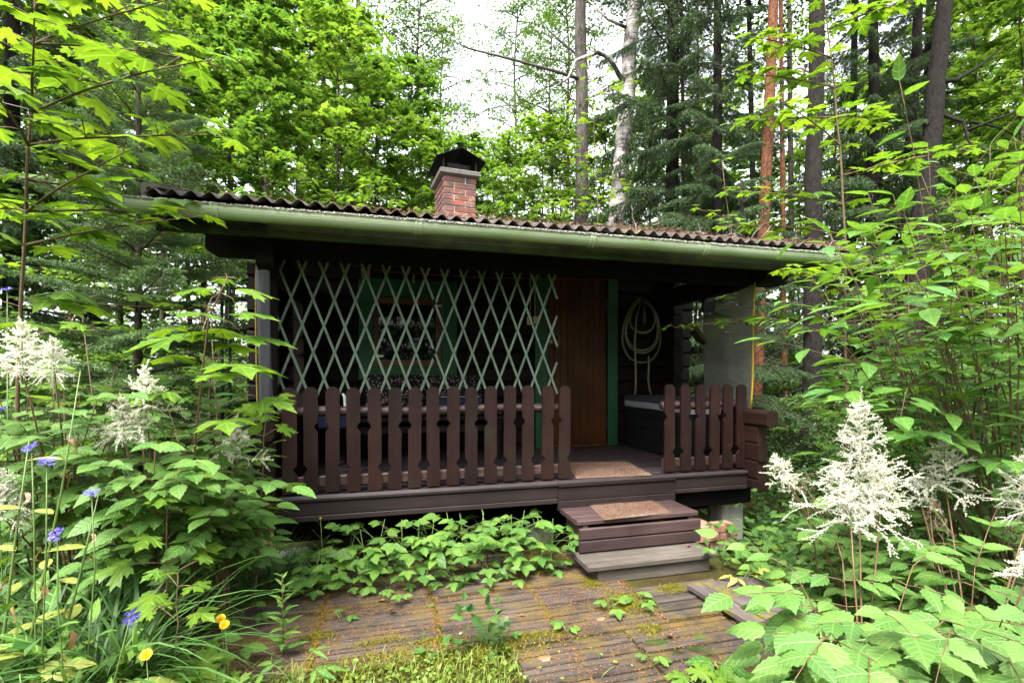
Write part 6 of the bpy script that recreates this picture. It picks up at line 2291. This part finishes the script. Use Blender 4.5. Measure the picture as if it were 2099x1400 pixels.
# wilting lily stalks
for i, (b, tip, lab) in enumerate([((20, 1.75), (165, 760), 'tall leaning lily stalk with brown wilted leaves'), ((-10, 1.8), (60, 900), 'shorter lily stalk with curled brown leaves'), ((90, 1.8), (205, 1000), 'lily stalk with yellowing leaves beside the cornflowers')]):
    r = random.Random(600 + i)
    base = gp(*b)
    t = thing('wilting_lily', lab, 'plant', base)
    v = D_(tip[0], tip[1], b[1] + .1) - base
    mb = MB()
    pts = [Vector((0, 0, -.02)), v * .3 + rv(r, .01), v * .65 + rv(r, .01), v]
    tube(mb, pts, [.006, .0055, .004, .002], 6)
    mb.build('stem', M_STEMG, t, True)
    wls = []
    for q in range(3):
        rw = random.Random(q + 40)
        rows, p, dr, sd = [], Vector((0, 0, 0)), Vector((0, 1, .3)), Vector((1, 0, 0))
        for j in range(10):
            ww = .11 * math.sin(math.pi * (j + .6) / 10.5)
            rows += [tuple(p - sd * ww + Vector((0, 0, .05 * ww))), tuple(p + sd * ww)]
            p = p + dr.normalized() * .105
            dr = dr + Vector((rw.uniform(-.35, .35), -.20, -.42 + .10 * j))
            sd = (sd + Vector((rw.uniform(-.4, .4), rw.uniform(-.6, .6), rw.uniform(-.6, .6)))).normalized()
        mw = MB()
        mw.add_np(np.array(rows), np.array([(2 * j, 2 * j + 1, 2 * j + 3, 2 * j + 2) for j in range(9)]))
        wls.append(mw.mesh('leaf', L_WILT, True))
    for k in range(14):
        p = pts[0].lerp(v, .15 + .7 * k / 14)
        a = k * 2.4
        if k % 3 == 0:
            put_leaf(t, ME_PALE, r, p, (math.cos(a), math.sin(a), .3), (0, 0, 1), r.uniform(.09, .13))
        elif k % 2:
            put_leaf(t, wls, r, p, (math.cos(a), math.sin(a), .2), (0, 0, 1), r.uniform(.06, .11))

# cornflowers
for i, (tp, d, bx, tilt, lab) in enumerate([((65, 920), 1.75, 80, (-.3, -.5, .8), 'blue cornflower on a tall stem beside the white plumes'), ((96, 950), 1.72, 100, (.2, -.4, .9), 'blue cornflower just below the tallest one'), ((188, 1014), 1.8, 190, (0, -.3, 1), 'blue cornflower half hidden in goat\'s beard leaves'), ((118, 1098), 1.7, 125, (-.3, -.6, .6), 'blue cornflower above the long grass'),
                                             ((268, 1262), 1.6, 170, (.5, -.6, -.1), 'drooping blue cornflower hanging over the pale leaves'), ((15, 735), 2.3, 10, (-.3, -.4, .8), 'blue cornflower beside the flat white plume'), ((4, 842), 2.1, -5, (-.2, -.4, .8), 'blue cornflower at the border of the clump'), ((15, 595), 3.0, 10, (0, -.4, 1), 'far blue cornflower before the maple stem')]):
    cornflower(lab, D_(tp[0], tp[1], d), gp(bx, d), 650 + i, 7, tilt)
# yellow hawkweed
for i, (tp, d, bx, lab) in enumerate([((452, 1268), 2.0, 462, 'yellow hawkweed flower, higher of the close pair'), ((460, 1280), 1.98, 466, 'yellow hawkweed flower, lower of the close pair'), ((300, 1342), 1.65, 305, 'yellow hawkweed flower beside the deeply lobed leaves'), ((657, 1062), 3.0, 660, 'tiny yellow flower on a branching stalk under the fascia')]):
    b, v = gp(bx, d), None
    v = D_(tp[0], tp[1], d) - b
    t = thing('hawkweed', lab, 'flower', b)
    mb = MB()
    tube(mb, [(0, 0, -.02), tuple(v * .5 + Vector((.008, 0, 0))), tuple(v)], [.002, .0018, .0015], 5)
    if i == 3:
        for k in range(5):
            q = v * (.55 + .09 * k)
            tube(mb, [tuple(q), tuple(q + Vector((.05 * (1 if k % 2 else -1), 0, .06)))], [.001, .0007], 3)
    mb.build('stem', M_STEMG, t, True)
    obj('flower_head', ME_DAISY, t, Matrix.Translation(v) @ Matrix.Rotation(.7, 4, 'X') @ Matrix.Scale(1.15 if i < 3 else .4, 4))

# upright willowherb stem before the path
b = gp(582, 2.3)
t = thing('willowherb', 'upright narrow leaved willowherb stem at the path edge', 'plant', b)
r = random.Random(9)
v = D_(578, 1175, 2.3) - b
mb = MB()
tube(mb, [(0, 0, -.02), tuple(v * .5), tuple(v)], [.003, .0026, .0015], 5)
mb.build('stem', M_STEMR, t, True)
for k in range(26):
    a = k * 2.4
    u = .12 + .88 * k / 26
    put_leaf(t, ME_LANCE, r, v * u, (math.cos(a), math.sin(a), .35 + .6 * u), (0, 0, 1), .10 * (1.15 - .75 * u))

# ferns
fern('fern arching out beside the duckboard under the goat\'s beard', gp(1690, 2.75), 701, 9, .42, el=(.35, .8))
fern('fern with darker fronds behind the moss mound', gp(1720, 2.5), 702, 8, .36, el=(.2, .6))
fern('little pale fern growing from the slats below the steps', gp(1395, 2.42), 703, 5, .17, el=(.25, .7))
fern('small fern sprouting at the lawn edge of the path', gp(1010, 2.38), 704, 4, .17, el=(.6, 1.2))
fern('fern leaning out of the border at the porch corner', gp(520, 2.85), 705, 7, .36, el=(.4, .9))
fern('fern below the dim shrub beyond the porch rail', gp(1600, 4.3), 706, 8, .5, el=(.3, .8))

# ------------------------------------------------------------------ ground cover
def on_path(x, y):
    return (-0.93 < x < 1.50 and 2.34 < y < 3.55) or (0.60 < x < 2.42 and 1.70 < y < 2.34) or (1.2 < x < 2.45 and 2.3 < y < 3.6)


def in_cabin(x, y):
    return -1.1 < x < 3.3 and y > 3.42 and y < 8.6


rs = np.random.RandomState(17)
rg = random.Random(18)


def scatter_pts(n, fn):
    out = []
    while len(out) < n:
        p = fn()
        if p is not None:
            out.append(p)
    return out


def lawn_pt():
    y = rg.uniform(1.25, 2.5)
    x = rg.uniform(-1.3, 1.1)
    if on_path(x, y) and rg.random() > .02:
        return None
    return (x, y)


def wide_pt():
    d = 2.3 + 12 * rg.random() ** 1.4
    u = rg.uniform(-1.7, 1.5)
    if u < -1.0:
        d *= .7
    x, y = (u * CA + SA) * d, (-u * SA + CA) * d
    if on_path(x, y) or in_cabin(x, y):
        return None
    return (x, y)


# low mixed herbs of the lawn
mb = MB()
pts = scatter_pts(6500, lawn_pt)
P = np.array([(x, y, gz(x, y) + abs(rg.gauss(.018, .016))) for x, y in pts])
n = len(P)
mb.scatter(T_SIMPLE[0] * (1.25, 1, 1), T_SIMPLE[1], T_SIMPLE[2], frames_np(rs.normal(size=(n, 3)) * (1, 1, .35), rs.normal(size=(n, 3)) * (.35, .35, .2) + (0, 0, 1)), P, rs.uniform(.010, .032, n))
tag(mb.build('lawn_herbs', L_LOW), 'low clover and herbs of the mossy lawn', 'herbs', kind='stuff')
mb = MB()
for (x, y) in scatter_pts(5200, lawn_pt):
    rows = blade_strip(rg, rg.uniform(.03, .11), .0035, rg.uniform(.3, 1.4), 3, None, .5)
    o = Vector((x, y, gz(x, y)))
    mb.add_np(np.array([tuple(q + o) for row in rows for q in row]), np.array([(2 * i, 2 * i + 1, 2 * i + 3, 2 * i + 2) for i in range(3)]))
tag(mb.build('lawn_grass', L_GRASS), 'short yellow green grass of the lawn', 'grass', kind='stuff')
# undergrowth all round
mb = MB()
pts = scatter_pts(40000, wide_pt)
P = np.array([(x, y, gz(x, y) + abs(rg.gauss(.0, .11 + .02 * min(6, math.hypot(x, y))))) for x, y in pts])
n = len(P)
dist = np.hypot(P[:, 0], P[:, 1])
mb.scatter(T_SIMPLE[0] * (1.15, 1, 1), T_SIMPLE[1], T_SIMPLE[2], frames_np(rs.normal(size=(n, 3)) * (1, 1, .4), rs.normal(size=(n, 3)) * (.4, .4, .2) + (0, 0, 1)), P, rs.uniform(.035, .075, n) * (1 + .08 * dist))
tag(mb.build('undergrowth', L_DARK), 'low leafy undergrowth covering the forest floor', 'undergrowth', kind='stuff')

# moss cushions on path and joints
mb = MB()
P = []
for (px, py, rx, ry, n) in [(1290, 1232, .16, .16, 2200), (1380, 1200, .10, .07, 700), (1215, 1190, .08, .10, 600), (1330, 1285, .12, .08, 500), (1540, 1200, .10, .05, 700), (1510, 1225, .08, .03, 450), (630, 1195, .10, .05, 300), (650, 1300, .10, .05, 500), (1090, 1300, .2, .06, 900), (880, 1310, .22, .05, 700),
                            (540, 1235, .10, .05, 250), (1115, 1170, .1, .05, 250), (1600, 1205, .12, .09, 1800), (780, 1310, .2, .04, 500), (240, 1395, .12, .07, 900), (990, 1330, .35, .10, 1800), (760, 1350, .35, .10, 1800)]:
    c = on_z(px, py, .02)
    k = rs.normal(size=(n, 2)) * (rx * .5, ry * .5)
    hgt = .012 if px != 1600 else .09
    q = np.concatenate([c.x + k[:, :1], c.y + k[:, 1:], np.maximum(0, hgt * (1 - (k[:, :1] / rx) ** 2 - (k[:, 1:] / ry) ** 2)) - .005 + rs.uniform(0, .006, (n, 1))], 1)
    P.append(q)
for jx in (-.315, .288, .887):                                  # joints between the panels
    n = 900
    P.append(np.stack([jx + rs.normal(0, .012, n), rs.uniform(2.33, 3.5, n), rs.uniform(-.012, .004, n)], 1))
n = 700
P.append(np.stack([rs.uniform(-.9, 1.45, n), 2.94 + rs.normal(0, .01, n), rs.uniform(-.012, .003, n)], 1))
P = np.concatenate(P)
n = len(P)
mb.scatter(np.array([(-.18, 0, 0), (.18, 0, 0), (0, 1, 0)]), [(0, 1, 2)], None, frames_np(rs.normal(size=(n, 3)) * (.6, .6, .2) + (0, 0, .7), rs.normal(size=(n, 3))), P, rs.uniform(.008, .018, n))
tag(mb.build('moss', M_MOSS), 'yellow green moss on the path and its joints', 'moss', kind='stuff')
# needle and bud-scale litter
mb = MB()
P = []
for jx in (-.315, .288, .887, 1.49):
    n = 900
    P.append(np.stack([jx + rs.normal(0, .022, n), rs.uniform(1.75 if jx > .6 else 2.33, 3.5, n), rs.uniform(.0, .008, n)], 1))
n = 15000
P.append(np.stack([rs.uniform(-.9, 1.5, n), rs.uniform(2.34, 3.5, n), rs.uniform(.001, .007, n)], 1))
n = 4500
P.append(np.stack([rs.uniform(.62, 2.4, n), rs.uniform(1.72, 2.34, n), rs.uniform(.001, .007, n)], 1))
n = 6000
rr = np.floor(rs.uniform(0, 26, n)) * .0455 + 2.36
P.append(np.stack([rs.uniform(-.9, 1.5, n), rr + rs.normal(0, .003, n), rs.uniform(-.01, .003, n)], 1))
P = np.concatenate(P)
n = len(P)
mb.scatter(np.array([(-.2, 0, 0), (.2, 0, 0), (.1, 1, 0), (-.1, 1, 0)]), [(0, 1, 2, 3)], None, frames_np(rs.normal(size=(n, 3)) * (1, 1, .25), rs.normal(size=(n, 3)) * (.4, .4, .2) + (0, 0, 1)), P, rs.uniform(.003, .010, n))
tag(mb.build('needle_litter', M_LITTER2), 'orange brown needles and bud scales strewn on the path', 'litter', kind='stuff')
fl = [tpl_mesh('fallen_leaf', tpl_ovate(8, .32, .1, -.3, .8, peak=.45), L_LITTERLEAF), tpl_mesh('fallen_leaf', tpl_ovate(8, .36, .1, .3, -.5, peak=.45), L_LITTERLEAF)]
for i, (px, py, s) in enumerate([(860, 1170, .05), (945, 1165, .07), (805, 1250, .06), (1130, 1345, .07), (690, 1160, .04), (780, 1230, .045), (990, 1170, .04), (1240, 1265, .045), (1370, 1300, .05), (1260, 1400, .05), (1415, 1120, .04), (890, 1310, .05), (560, 1200, .04), (1070, 1260, .03), (1480, 1370, .05)]):
    p = on_z(px, py, .112 if py == 1120 else .012)
    a = rg.uniform(0, 6.28)
    o = obj('fallen_leaf', fl[i % 2], None, frame_mat(p, (math.cos(a), math.sin(a), .1), (rg.uniform(-.3, .3), rg.uniform(-.3, .3), 1), s))
    tag(o, 'curled brown fallen leaf on the weathered slats', 'leaf', 'fallen leaves on the path and step')
